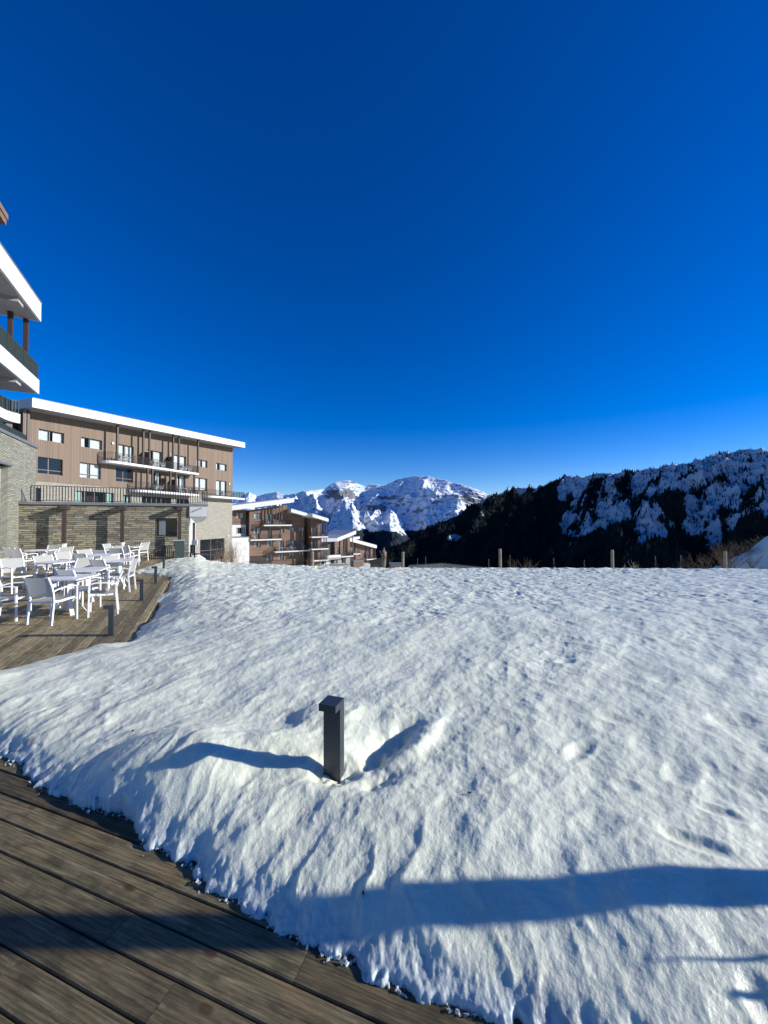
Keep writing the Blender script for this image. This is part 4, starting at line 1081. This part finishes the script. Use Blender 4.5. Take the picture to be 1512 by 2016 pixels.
# ------------------------------------------------------------------ ground beyond the snow field
def far_z(X, Y):
    Rr = np.hypot(X, Y); px = CX+F*X/np.maximum(Y, 1)
    left = sstep(900, 720, px)                # plateau with the chalets
    zl = -1.8-.100*(Y-20)
    zl = np.where(Y > 150, zl-(Y-150)*.35, zl)
    zr = -2.2-.30*(Y-20)-.0*X
    z = zl*left+zr*(1-left)
    # snowy bank at the right
    c = -5.9+.43*(X-50.5)-.55*np.clip(X-64, 0, 400)
    hb = c-.75*np.abs(Y-60)+1.6*np.exp(-((X-62)/4)**2-((Y-60)/5)**2)
    hb = hb+.35*fbm(X*.25, Y*.25, 4, 14)
    z = np.maximum(z, np.where(X > 30, hb, -1e3))
    z = z+.25*fbm(X*.12, Y*.12, 4, 12)*sstep(20, 40, Y)
    return np.maximum(z, -430)
az = np.linspace(R(-56), R(60), 420); rr_ = np.exp(np.linspace(math.log(22.5), math.log(1300), 330))
AZ, RR = np.meshgrid(az, rr_); X = RR*np.sin(AZ); Y = RR*np.cos(AZ); Z = far_z(X, Y)-sstep(34, 26, RR)*1.2
tag(grid_mesh('snowy_ground', X, Y, Z, M['snow_far']), kind='structure')
def farz(x, y): return float(far_z(np.array([[float(x)]]), np.array([[float(y)]]))[0, 0])
# ------------------------------------------------------------------ mountain materials
def mat_ridge():
    n = NT('ridge_snow_forest'); co = n.coord()
    f = n.attr('forest'); r = n.attr('rock')
    n1 = n.noise(co, .02, 6, .7); n2 = n.noise(co, .08, 5, .7)
    m_ = n.math('ADD', f, n.math('MULTIPLY', n.math('SUBTRACT', n2, .5), .9))
    fm = n.ramp(m_, [(.42, (0,0,0)), (.58, (1,1,1))])
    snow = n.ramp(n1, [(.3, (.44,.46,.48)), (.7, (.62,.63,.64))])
    rm = n.ramp(n.math('ADD', r, n.math('MULTIPLY', n.math('SUBTRACT', n2, .5), 1.6)), [(.5, (0,0,0)), (.62, (1,1,1))])
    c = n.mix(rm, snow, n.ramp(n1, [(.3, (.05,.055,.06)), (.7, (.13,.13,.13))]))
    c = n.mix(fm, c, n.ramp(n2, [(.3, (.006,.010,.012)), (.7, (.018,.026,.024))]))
    n.base(c); n.set(Roughness=.9); n.b.inputs['Specular IOR Level'].default_value = .05
    n.nrm(n.bump(n.noise(co, .12, 4, .7), .6, 4.)); return n.m
def mat_massif():
    n = NT('massif_rock_snow'); co = n.coord()
    r = n.attr('rock'); f = n.attr('forest')
    n1 = n.noise(co, .004, 7, .7); n2 = n.noise(n.mapv(co, (1,1,3.5)), .006, 7, .75)
    rm = n.ramp(n.math('ADD', r, n.math('MULTIPLY', n.math('SUBTRACT', n2, .5), 1.5)), [(.56, (0,0,0)), (.66, (1,1,1))])
    snow = n.ramp(n1, [(.3, (.66,.72,.80)), (.7, (.84,.87,.90))])
    c = n.mix(rm, snow, n.ramp(n2, [(.3, (.10,.11,.125)), (.7, (.24,.245,.26))]))
    fm = n.ramp(n.math('ADD', f, n.math('MULTIPLY', n.math('SUBTRACT', n2, .5), 1.3)), [(.46, (0,0,0)), (.56, (1,1,1))])
    c = n.mix(fm, c, (.025,.035,.045))
    n.base(c); n.set(Roughness=.9); n.b.inputs['Specular IOR Level'].default_value = .05
    n.nrm(n.bump(n1, .7, 60.)); return n.m
M['ridge'] = mat_ridge(); M['massif'] = mat_massif()
# ------------------------------------------------------------------ right-hand forested ridge with a spur into the valley
def cp(px, py, Y): p = at(px, py, Y); return (p.x, p.y, p.z)
main = [cp(2100,905,900), cp(1800,885,1100), cp(1600,872,1350), cp(1512,881,1500), cp(1480,881,1560), cp(1454,886,1620), cp(1423,891,1700), cp(1372,903,1830), cp(1325,914,1950), cp(1278,922,2080),
        cp(1217,929,2230), cp(1169,933,2360), cp(1112,937,2520), cp(1095,948,2590), cp(1068,955,2700), cp(1000,962,3000), cp(965,977,3200), cp(930,1000,3400), cp(880,1040,3600)]
spur = [cp(1112,937,2520), cp(1090,948,2500), cp(1040,962,2430), cp(980,976,2360), cp(944,992,2300), cp(892,1025,2220), cp(852,1052,2160), cp(813,1064,2100), cp(746,1081,2020), cp(690,1098,1980), cp(600,1110,1950)]
spur2 = [cp(1423,900,1700), cp(1330,960,1500), cp(1260,1010,1330), cp(1210,1050,1200), cp(1170,1090,1080)]
spur3 = [cp(1250,925,2150), cp(1190,975,1950), cp(1140,1030,1800), cp(1100,1075,1700)]
def line_field(X, Y, pts, slope, warp=0):
    best = np.full(X.shape, -1e9); 
    for (x1,y1,z1), (x2,y2,z2) in zip(pts, pts[1:]):
        dx, dy = x2-x1, y2-y1; t = np.clip(((X-x1)*dx+(Y-y1)*dy)/(dx*dx+dy*dy), 0, 1)
        d = np.hypot(X-x1-t*dx, Y-y1-t*dy); z = z1+t*(z2-z1)-slope*d*(1+warp)
        best = np.maximum(best, z)
    return best
nx, ny = 560, 620
X, Y = np.meshgrid(np.linspace(-700, 2300, nx), np.linspace(850, 4000, ny))
def ridge_z(X, Y):
    w_ = .25*fbm(X*.0022, Y*.0022, 3, 201)
    Wx = X+45*fbm(X*.004, Y*.004, 3, 203); Wy = Y+45*fbm(X*.004, Y*.004, 3, 207)
    a = line_field(X, Y, main, .60, w_*0); b = line_field(X, Y, spur, .55); c = line_field(Wx, Wy, spur2, .75); d = line_field(Wx, Wy, spur3, .8)
    z0 = np.maximum(a, b); z = np.maximum(z0, np.maximum(c, d))
    depth = np.clip((np.maximum(line_field(X, Y, main, 0.), b)-z)/120., 0, 1)
    gul = ridged(X*.0038+.3*w_, Y*.0045, 5, 211)-.9
    gb = ridged((X-.8*Y)*.0052, (X+Y)*.0016, 4, 229)-.9
    z = z+depth*(22*gul+40*gb)+(.15+depth)*4.5*fbm(X*.02, Y*.02, 4, 213)+11*(ridged(X*.011, Y*.011, 3, 215)-.9)
    return np.maximum(z, -430)
Z = ridge_z(X, Y)
def forest_mask(X, Y, Z):
    px = CX+F*X/np.maximum(Y, 1); el = (Z-H)/np.hypot(X, Y)      # elevation above the eye
    py = 1022-(Z-H)/np.maximum(Y, 1)*F
    py = 1022-(Z-H)/np.maximum(Y,1)*F
    n1 = fbm(X*.0045, Y*.0045, 4, 221); n2 = fbm(X*.013, Y*.013, 3, 223)
    alt = (Z+120)/320.
    st_ = fbm(X*.0022+.0011*Y, Y*.0085, 4, 225)
    stb = fbm((X-.8*Y)*.0085, (X+Y)*.0013, 4, 227)
    f = 1.13-1.08*alt+.25*n1+.42*n2+.35*st_+1.0*stb
    sp_ = line_field(X, Y, spur, 1.); mn = line_field(X, Y, main, 1.)
    f = f+.9*sstep(-60, 40, sp_-mn)*1.0
    f = f+.6*sstep(-140, -230, Z)
    def pt_(a, b, sx, sy): return np.exp(-((np.abs(px-a)/sx)**3+(np.abs(py-b)/sy)**3))
    clear = .9*pt_(890, 1057, 34, 10)*(Y > 1500)+.75*pt_(1290, 1052, 75, 34)*(.6+n1+n2)+.5*pt_(1200, 1000, 22, 50)*(.5+n2)+.5*pt_(1400, 1040, 40, 25)*(.5+n2)+.6*pt_(1105, 975, 9, 14)
    return np.clip(f-1.6*clear, -.3, 1.3)
fm = forest_mask(X, Y, Z)
gy_, gx_ = np.gradient(Z, Y[1,0]-Y[0,0], X[0,1]-X[0,0]); slope_ = np.hypot(gx_, gy_)
rock = sstep(1.1, 1.7, slope_)*.45
o = grid_mesh('forested_ridge', X, Y, Z, M['ridge'], dict(forest=fm, rock=rock)); tag(o, kind='structure')
# conifers on the ridge (one mass)
rng = np.random.default_rng(5)
N = 150000
TX = rng.uniform(-500, 2100, N); TY = rng.uniform(950, 3300, N)
TZ = ridge_z(TX[None], TY[None])[0]; FM = forest_mask(TX[None], TY[None], TZ[None])[0]
px = CX+F*TX/TY; py = 1022-(TZ-H)/TY*F
pr = np.where(FM > .5, .8, np.where(FM > .25, .30, np.where(FM > 0, .24, .17)))
keep = (rng.random(N) < pr) & (px > 700) & (px < 1640) & (py < 1140) & (TZ > -425)
TX, TY, TZ, FM = TX[keep], TY[keep], TZ[keep], FM[keep]; n_t = len(TX); print('ridge conifers', n_t)
ht = rng.uniform(9, 22, n_t)*np.where(FM > .4, 1, .6); wd = ht*rng.uniform(.15, .24, n_t)
K = 5; ang = np.arange(K)/K*2*math.pi
V = np.zeros((n_t, 2*K+2, 3), np.float32)
rot = rng.uniform(0, 6.28, n_t)
for k in range(K):
    for lay, (zz_, ww) in enumerate(((.06, 1.), (.42, .72))):
        a_ = rot+ang[k]+lay*.6
        V[:, lay*K+k, 0] = TX+np.cos(a_)*wd*ww; V[:, lay*K+k, 1] = TY+np.sin(a_)*wd*ww; V[:, lay*K+k, 2] = TZ+ht*zz_-1
V[:, 2*K] = np.stack([TX, TY, TZ+ht*.62], -1); V[:, 2*K+1] = np.stack([TX, TY, TZ+ht], -1)
tri = []
for k in range(K):
    tri.append((k, (k+1) % K, 2*K)); tri.append((K+k, K+(k+1) % K, 2*K+1))
tri = np.array(tri, np.int32); idx = (np.arange(n_t, dtype=np.int32)[:, None, None]*(2*K+2)+tri[None]).reshape(-1, 3)
me = bpy.data.meshes.new('conifer_forest'); me.vertices.add(n_t*(2*K+2)); me.vertices.foreach_set('co', V.ravel())
me.loops.add(idx.size); me.loops.foreach_set('vertex_index', idx.ravel()); me.polygons.add(len(idx)); me.polygons.foreach_set('loop_start', np.arange(0, idx.size, 3, dtype=np.int32)); me.update(calc_edges=True)
M['conifer'] = plain('dark_conifer', (.014,.022,.018), .95, 0, .4, .01, spec=.05)
tag(link('conifer_forest', me, M['conifer']), 'dark conifer forest covering the shaded ridge across the valley', 'forest', kind='stuff')
# ------------------------------------------------------------------ far snowy massif
sil = np.array([(300,990),(400,990),(458,985),(478,975),(490,969),(505,976),(524,972),(545,969),(560,975),(580,972),(600,966),(640,962),(652,953),(662,948),(688,946),(702,951),(718,957),(740,953),(760,955),(772,949),(785,943),(812,938),(842,938),(865,942),(885,948),(905,953),(925,958),(945,966),(965,974),(990,978),(1040,985),(1150,995),(1250,1000)], float)
az = np.linspace(math.atan((300-CX)/F), math.atan((1180-CX)/F), 620); fr_ = np.linspace(0, 1, 420)
AZ, FR = np.meshgrid(az, fr_)
pxs = CX+F*np.tan(AZ)
crestY = 6400+500*np.sin(pxs*.011)-900*sstep(620, 480, pxs)*-1
nearY = 3600.
Yd = nearY+(crestY*1.25-nearY)*FR; X = Yd*np.tan(AZ); Y = Yd
Hc = (1022-np.interp(pxs, sil[:,0], sil[:,1]))/F*crestY
t = (Y-nearY)/(crestY-nearY)                   # 0 foot, 1 crest
foot = -420.
# concave foot, steep headwall
prof = np.where(t < 1, .52*np.clip(t, 0, 1)**1.1+.48*np.clip(t, 0, 1)**3.2, 1-(t-1)*2.2)
Zm = foot+(Hc-foot)*prof
dcr = np.clip(1-t, 0, 1); env = np.clip(dcr*5, 0, 1)*np.clip(t*3, .3, 1)
wx = X+350*fbm(X*.0006, Y*.0006, 3, 301); wy = Y+350*fbm(X*.0006+9, Y*.0006, 3, 303)
rg = ridged(wx*.00095, wy*.00052, 6, 311, .5)-1.0
rg2 = ridged(wx*.0026+.2, wy*.0022, 5, 317, .55)-.9
# named buttresses seen from the terrace: (px foot-peak, depth fraction, height, width)
def butt(px0, t0_, h_, wpx, wt, sharp=1.):
    q = np.abs(pxs-px0)/wpx+np.abs(t-t0_)/wt
    return h_*np.clip(1-q, 0, 1)**sharp
Zm = Zm+env*(230*rg+60*rg2)
Zm = Zm+butt(768,.50,300,62,.42,1.25)+butt(694,.50,230,60,.36,1.25)+env*butt(845,.80,200,75,.35)+butt(900,.60,160,60,.3)
Zm = Zm-env*140*np.exp(-((pxs-735)/22)**2)*sstep(.9,.5,t)-env*170*np.exp(-((pxs-815)/20)**2)*sstep(.8,.4,t)
Zm = Zm+env*130*sstep(640, 600, pxs)*sstep(.4,.8,t)
fineN = 17*fbm(X*.006, Y*.006, 5, 331, gain=.6); Zm = Zm+fineN*np.clip(.22+dcr*3, 0, 1)
st = (Zm+90*fbm(X*.0012, Y*.0012, 4, 341)+.12*X)/70.; band = np.abs(st-np.floor(st)-.5)*2
ledge = sstep(.25, .6, band)*sstep(.35, .7, t)
Zm = Zm+ledge*7
gz0 = np.gradient(Zm, axis=0)/np.maximum(np.gradient(Y, axis=0), 1e-3); gz1 = np.gradient(Zm, axis=1)/np.gradient(X, axis=1)
slp = np.hypot(gz0, gz1-0*gz0)
rock = sstep(.8, 1.6, slp)*.55+.13*ledge*sstep(-.1, .7, fbm(X*.0011, Y*.0011, 4, 361))*sstep(.5,.9,t)
def patch(px0, py0, sx, sy):
    py_ = 1022-(Zm-H)/Y*F
    return np.exp(-((np.abs(pxs-px0)/sx)**4+(np.abs(py_-py0)/sy)**4))
rock = np.clip(rock+.8*patch(668,972,30,9)+.5*patch(684,950,24,4)+.5*patch(930,975,22,12)+.35*patch(770,950,14,6)+.4*patch(740,1000,22,6)+.35*patch(765,980,30,4), 0, 1)
forest = sstep(-60, -260, Zm+70*fbm(X*.0012, Y*.0012, 4, 351))*.9
tag(grid_mesh('snowy_massif', X, Y, Zm, M['massif'], dict(rock=rock, forest=forest)), kind='structure')
# valley floor sheet out to the horizon
m = MB(); S_ = 14000
m.quad([(-S_, 250, -436), (S_, 250, -436), (S_, 16000, -436), (-S_, 16000, -436)])
M['valley'] = plain('valley_forest_floor', (.02,.028,.03), .95, 0, .5, .004)
tag(m.build('valley_floor', M['valley'], recalc=False), kind='structure')
# distant summits behind the ridge
m_pts = [(1265,923),(1276,918),(1283,920),(1300,921),(1312,914),(1325,911),(1340,913),(1352,916),(1370,918)]
def far_peak(name, pts, Y0, seed):
    nx, ny = 60, 24; P = np.array(pts, float)
    pxv = np.linspace(P[0,0], P[-1,0], nx); zc = (1022-np.interp(pxv, P[:,0], P[:,1]))/F*Y0
    XX = np.tile((pxv-CX)/F*Y0, (ny, 1)); tt = np.linspace(-1, 1, ny)[:, None]; YY = Y0+tt*900+0*XX
    XX = XX*1.0
    ZZ = zc[None]-np.abs(tt)*500+45*fbm(XX*.004, YY*.004, 4, seed)*np.clip(np.abs(tt)*4, 0, 1)
    tag(grid_mesh(name, XX, YY, ZZ, M['massif'], dict(rock=.15+0*XX, forest=0*XX)), kind='structure')
far_peak('distant_summit', [(1225,960)]+m_pts+[(1420,960)], 5200., 401)
# ------------------------------------------------------------------ timber posts
for px, ytop, Yp, lab in ((615.5,1086,18.9,'short round timber post in front of the brown chalets, leftmost of the row'),(793,1087,18.9,'round timber post right of the wooden box at the end of the dark fence'),
                      (985,1081,18.4,'round timber post in the middle of the snow horizon'),(1206,1083,18.4,'round timber post before the snow-patched ridge'),(1428,1086,18.4,'round timber post next to the snowy bank at the right')):
    b = at(px, 1122, Yp); top = at(px, ytop, Yp)
    hgt = top.z-(b.z-.5); r_ = .068
    root = empty('timber_post', (b.x, b.y, b.z-.5), 0, lab, 'post', 'round timber posts on the snow horizon')
    m = MB(); k = random.Random(int(px)); l1 = k.uniform(-.02,.02)
    m.tube([(0,0,0),(l1*.3,0,hgt*.4),(l1,0,hgt-.03),(l1,0,hgt)], [r_*1.04,r_,r_*.97,r_*.85], 14); m.build('shaft', M['post'], root, smooth=False)
    m = MB(); m.tube([(l1,0,hgt),(l1,0,hgt+.006)], [r_*.8,r_*.78], 14); m.build('sawn_top', M['twig_pale'], root)
# ------------------------------------------------------------------ dark fence beyond the crest
def fence(name, pts, h, lab, mat='bars', pitch=.14, bw=.1):
    P = [Vector(p) for p in pts]
    root = empty(name, P[0], 0, lab, 'fence')
    m = MB(); up = Vector((0,0,1))
    for p, q in zip(P, P[1:]):
        n = max(1, int((q-p).length/pitch))
        for i in range(n+1):
            c = p.lerp(q, i/n)-P[0]; m.bar(c, c+up*(h-.02), bw, .02, (q-p).normalized().cross(up))
        m2 = MB(); m2.bar(p-P[0]+up*h, q-P[0]+up*h, .035, .04); m2.build('top_rail', M['rail'], root)
    m.build('fence_board', M[mat], root, recalc=False)
    return root
def atz(px, py, Y, h): p = at(px, py, Y); return (p.x, p.y, p.z-h)
fence('board_fence', [atz(806,1113,20.5,.9), atz(873,1109,21.5,.9), atz(990,1121,23,.9)], .9, 'low dark board fence just behind the crest of the snow, right of the timber box', pitch=.135, bw=.115)
fence('mesh_fence', [atz(729,1103,40,1.6), atz(753,1098,36,1.6)], 1.6, 'dark mesh fence left of the pollarded trunk', 'rail', .10, .03)
fence('wire_fence', [atz(480,1106,58,1.3), atz(560,1103,60,1.3), atz(612,1106,60,1.3)], 1.3, 'thin dark railing in front of the chalet ground floor', 'rail', .16, .025)
fence('lattice_fence', [atz(492,1095,66,1.8), atz(534,1094,66,1.8)], 1.8, 'dense dark lattice screen at the left foot of the chalet', 'bars', .12, .08)
fence('entrance_fence', [atz(628,1101,66,1.5), atz(648,1098,66,1.5), atz(700,1097,80,1.5)], 1.5, 'dark railing along the path to the smaller chalet', 'rail', .14, .03)
def crate(px0, px1, y0, y1, Y, lab, rz):
    a = at(px0, y1, Y); b = at(px1, y0, Y); w2 = (b.x-a.x); h = b.z-a.z+.6
    root = empty('timber_enclosure', ((a.x+b.x)/2, Y, a.z-.6), rz, lab, 'wooden box')
    MB().box(-w2/2, w2/2, -w2*.35, w2*.35, 0, h-.06).build('box_body', M['box_wood'], root)
    m = MB(); m.box(-w2/2-.04, w2/2+.04, -w2*.37, w2*.37, h-.058, h); m.build('lid', M['grey_trim'], root)
    m = MB()
    for sx in (-1, 1): m.box(sx*w2*.40-.05, sx*w2*.40+.05, -w2*.365, -w2*.351, .02, h-.08)
    m.box(-w2*.44, w2*.44, -w2*.366, -w2*.352, h-.18, h-.08); m.build('front_frame', M['post'], root)
crate(692, 714, 1102, 1112, 46, 'brown timber enclosure with a dark side in front of the smaller chalet', .5)
crate(768, 789, 1108, 1123, 24, 'framed timber box between the pollarded trunk and a timber post', .15)
for px in (636, 643):
    b = at(px, 1124, 24); m = MB(); pts = [(0.16*math.cos(a)-.0, 0, .30+.34*math.sin(a)) for a in [math.pi*1.35-k*math.pi*1.0/9 for k in range(10)]]
    m.tube(pts, .018, 6); root = m.build('metal_hoop', M['white_metal']); root.location = (b.x, b.y, b.z+.0)
    tag(root, 'thin pale metal hoop in the snow, %s of the pair behind the crest' % ('left' if px < 640 else 'right'), 'hoop', 'pale hoops behind the crest')
# ------------------------------------------------------------------ bare shrubs and trunks
def shrub(px, py_top, Y, base, spread, n, lab, mat='twig', cat='shrub', name='bare_shrub', thick=.012, arch=False, seed=0, lean=0):
    rnd = random.Random(seed or int(px*7+py_top)); b = at(px, py_top, Y); h = b.z-base
    root = empty(name, (b.x, Y, base), 0, lab, cat)
    m = MB(); m2 = MB()
    for i in range(n):
        a = rnd.uniform(0, 6.28); r0 = rnd.uniform(0, .12)*spread; hh = h*rnd.uniform(.55, 1.); sp_ = spread*rnd.uniform(.2, 1)
        p = Vector((math.cos(a)*r0, math.sin(a)*r0, 0)); pts = [p.copy()]; k = 5
        for j in range(1, k+1):
            f = j/k; x = math.cos(a)*(r0+sp_*f**1.4)+rnd.gauss(0, .03)*h+lean*f; y = math.sin(a)*(r0+sp_*f**1.4)+rnd.gauss(0, .03)*h
            z = hh*(math.sin(f*math.pi*.85) if arch else f)
            pts.append(Vector((x, y, max(z, .02))))
        m.tube(pts, [thick*(1-.8*j/k) for j in range(k+1)], 4, cap=False)
        for j in range(2, k):
            for _ in range(2):
                q = pts[j]; d = Vector((rnd.gauss(0,1), rnd.gauss(0,1), rnd.uniform(.4,1.8))).normalized()*h*rnd.uniform(.12,.3)
                m2.tube([q, q+d*.5+Vector((0,0,.02)), q+d], [thick*.45, thick*.3, thick*.12], 3, cap=False)
    m.build('stem', M[mat], root, recalc=False); m2.build('twig', M[mat], root, recalc=False)
    return root
shrub(436, 1052, 24, -2.0, .9, 26, 'tan bare shrub in front of the dark cellar window of the hotel', 'twig', seed=3)
shrub(452, 1072, 25, -2.0, .8, 20, 'low reddish willow dome of bent stems at the hotel corner', 'twig', 'willow dome', 'willow_dome', .014, True, seed=4)
shrub(470, 1050, 27, -2.2, .9, 16, 'pale slender bare shrub before the white chalet base', 'twig_pale', seed=5)
shrub(458, 1066, 26, -2.2, .5, 10, 'pale thin saplings between willow dome and white wall', 'twig_pale', seed=6)
shrub(608, 1096, 20, -1.1, .25, 14, 'small straw-coloured dry plant at the foot of the leftmost timber post', 'twig', seed=8)
shrub(511, 1093, 30, -2.6, .06, 2, 'thin bare stake-like sapling in front of the lattice screen', 'twig', seed=9)
shrub(1042, 1092, 24, -2.4, .9, 22, 'dark bare bush behind the snow left of the middle of the ridge', 'twig', seed=10)
shrub(1014, 1100, 26, -2.6, .8, 14, 'low dark bare bush beside the middle timber post', 'twig', seed=11)
shrub(1254, 1100, 20.5, -1.3, .45, 10, 'small pale branching twigs standing out of the snow near the fourth post', 'twig_pale', seed=12)
shrub(1238, 1108, 20.5, -1.2, .35, 7, 'tiny pale twigs left of the branching twigs', 'twig_pale', seed=13)
shrub(1378, 1084, 46, -7.5, 2.4, 40, 'reddish bare thicket at the left foot of the snowy bank', 'twig', seed=14, thick=.02)
shrub(1432, 1062, 56, -6.5, 3.0, 55, 'large brown bare bush behind the rightmost timber post', 'twig', seed=15, thick=.025)
shrub(1472, 1060, 60, -5.0, 2.4, 45, 'brown bare bush on the shoulder of the snowy bank', 'twig', seed=16, thick=.025)
shrub(1500, 1052, 62, -3.5, 2.2, 34, 'brown bare bush at the right picture edge on the snowy bank', 'twig', seed=17, thick=.025)
shrub(1480, 1088, 57, -5.4, 1.6, 16, 'dark bush growing through the middle of the snowy bank', 'twig', seed=18, thick=.03)
shrub(1508, 1108, 30, -2.2, 1.2, 12, 'sparse dark twigs low on the snowy bank at the picture edge', 'twig', seed=19, thick=.01)
# pollarded trunk
b = at(755.5, 1122, 20.5); root = empty('pollarded_tree', (b.x, b.y, b.z-.8), 0, 'short mottled pollarded tree trunk with stubby bare branches beside the timber box', 'tree')
m = MB(); hh = at(755, 1084, 20.5).z-(b.z-.8)
m.tube([(0,0,0),(.02,0,.4),(-.02,0,.8),(.02,.01,hh-.25),(0,0,hh)], [.13,.12,.11,.13,.09], 10); m.build('trunk', M['bark'], root, smooth=True)
rnd = random.Random(3); m = MB()
for i in range(16):
    a = rnd.uniform(0, 6.28); z = hh*rnd.uniform(.45, .98); L = rnd.uniform(.1,.38)
    p = Vector((.05*math.cos(a), .05*math.sin(a), z)); q = p+Vector((math.cos(a)*L*.45, math.sin(a)*L*.45, L*.9))
    m.tube([p, (p+q)/2+Vector((math.cos(a)*.05,0,0)), q], [.035,.028,.012], 6)
m.build('branch', M['bark'], root)
# conifers just beyond the crest (dark tops against the slope)
def conifer(x, y, base, h, lab, seed):
    rnd = random.Random(seed); root = empty('fir_tree', (x, y, base), 0, lab, 'fir tree', 'dark firs just beyond the snow crest')
    m = MB(); m.tube([(0,0,0),(0,0,h*.98)], [h*.02,h*.004], 6); m.build('trunk', M['bark'], root)
    v = MB(); n = int(h*34)
    for i in range(n):
        f = rnd.random()**.8; z = h*(.08+.9*f); L = h*.2*(1-f)**.85*rnd.uniform(.6,1.1)+.05; a = rnd.uniform(0, 6.28)
        c, s = math.cos(a), math.sin(a); w2 = L*.22
        v.quad([(0,0,z), (c*L*.6-s*w2, s*L*.6+c*w2, z-L*.22), (c*L, s*L, z-L*.30), (c*L*.6+s*w2, s*L*.6-c*w2, z-L*.26)])
    v.build('crown', M['fir'], root, recalc=False)
M['fir'] = plain('fir_needles', (.012,.020,.014), .9, 0, .4, 3, spec=.1)
for i, (px, pyt, Yc, lab) in enumerate([(822,1098,90,'dark fir top above the board fence, leftmost of the near firs'),(838,1094,95,'dark fir top between the timber post and the fence corner'),(962,1098,80,'dark fir top left of the middle timber post'),
        (1004,1090,85,'dark fir top right of the middle timber post'),(1090,1096,90,'dark fir top behind the snow between the middle and fourth posts'),(1150,1100,80,'dark fir top left of the fourth post'),(1290,1092,90,'dark fir top right of the branching twigs'),(1340,1090,100,'dark fir top left of the reddish thicket')]):
    p = at(px, pyt, Yc); base = farz(p.x, Yc); conifer(p.x, Yc, base, p.z-base, lab, i)
# ------------------------------------------------------------------ things on the snow
def leaf(px, py, col, s, lab, z=.3):
    g = gnd(px, py, z); zz_ = snow_at(g.x, g.y)
    for _ in range(3): g = gnd(px, py, zz_); zz_ = snow_at(g.x, g.y)
    m = MB(); k = random.Random(int(px)); pts = []
    for i in range(8):
        a = i/8*6.28; r_ = s*(1 if i % 2 else .6); pts.append((math.cos(a)*r_, math.sin(a)*r_*.5, .004+.006*math.sin(a*2+1)))
    m.quad(pts); m.quad([(x, y, z-.0015) for x, y, z in pts][::-1])
    o = m.build('dead_leaf', plain('leaf_'+str(int(px)), col, .8), recalc=False); o.location = (g.x, g.y, zz_+.004); o.rotation_euler = (k.uniform(-.3,.3), k.uniform(-.3,.3), k.uniform(0,6))
    tag(o, lab, 'leaf', 'small dead leaves on the snow')
leaf(262, 1440, (.10,.05,.02), .016, 'small brown leaf on the snow left of the red stain')
leaf(524, 1357, (.05,.045,.02), .016, 'small dark leaf on the snow above the long bollard shadow')
leaf(222, 1515, (.03,.02,.015), .010, 'tiny black leaf crumb on the snow near the lower deck')
leaf(398, 1385, (.06,.04,.02), .008, 'tiny leaf fragment just above the red stain')
leaf(925, 1562, (.14,.12,.05), .014, 'yellowish leaf fragment on the snow right of the foreground bollard')
leaf(715, 1764, (.05,.03,.02), .016, 'small leaf lying in the broad shadow band')
leaf(808, 1395, (.10,.06,.03), .008, 'tiny brown leaf crumb right above the foreground bollard')
# ------------------------------------------------------------------ out-of-frame timber column and bare shrub that throw the shadows at the bottom
b = (4.3, 1.835); root = empty('timber_column', (*b, 0), 0, 'square timber column on the deck to the right of the view', 'column')
m = MB(); m.box(-.095, .095, -.088, .088, 0, 3.4); m.build('shaft', M['box_wood'], root, bevel=.004)
m = MB(); m.box(-.13, .13, -.12, .12, 0, .05); m.build('base_plate', M['rail'], root)
root = empty('potted_branch', (3.0, 1.56, .09), 0, 'bare branching shrub to the right of the view', 'shrub')
m = MB()
for pts in ([(0,0,0),(.0,.0,.3),(-.02,.015,.52),(-.03,.03,.72)], [(.0,0,.25),(.03,-.05,.45),(.01,-.07,.64)], [(0,0,.2),(.06,-.12,.42),(.10,-.14,.52)], [(0,0,.1),(.05,-.17,.28),(.1,-.22,.40)]):
    m.tube(pts, [.022,.017,.012,.003][:len(pts)], 6)
m.build('branch', M['bark'], root)
sc.cycles.max_bounces = 8; sc.cycles.diffuse_bounces = 3; sc.cycles.transparent_max_bounces = 16
print('objects', len(bpy.data.objects))
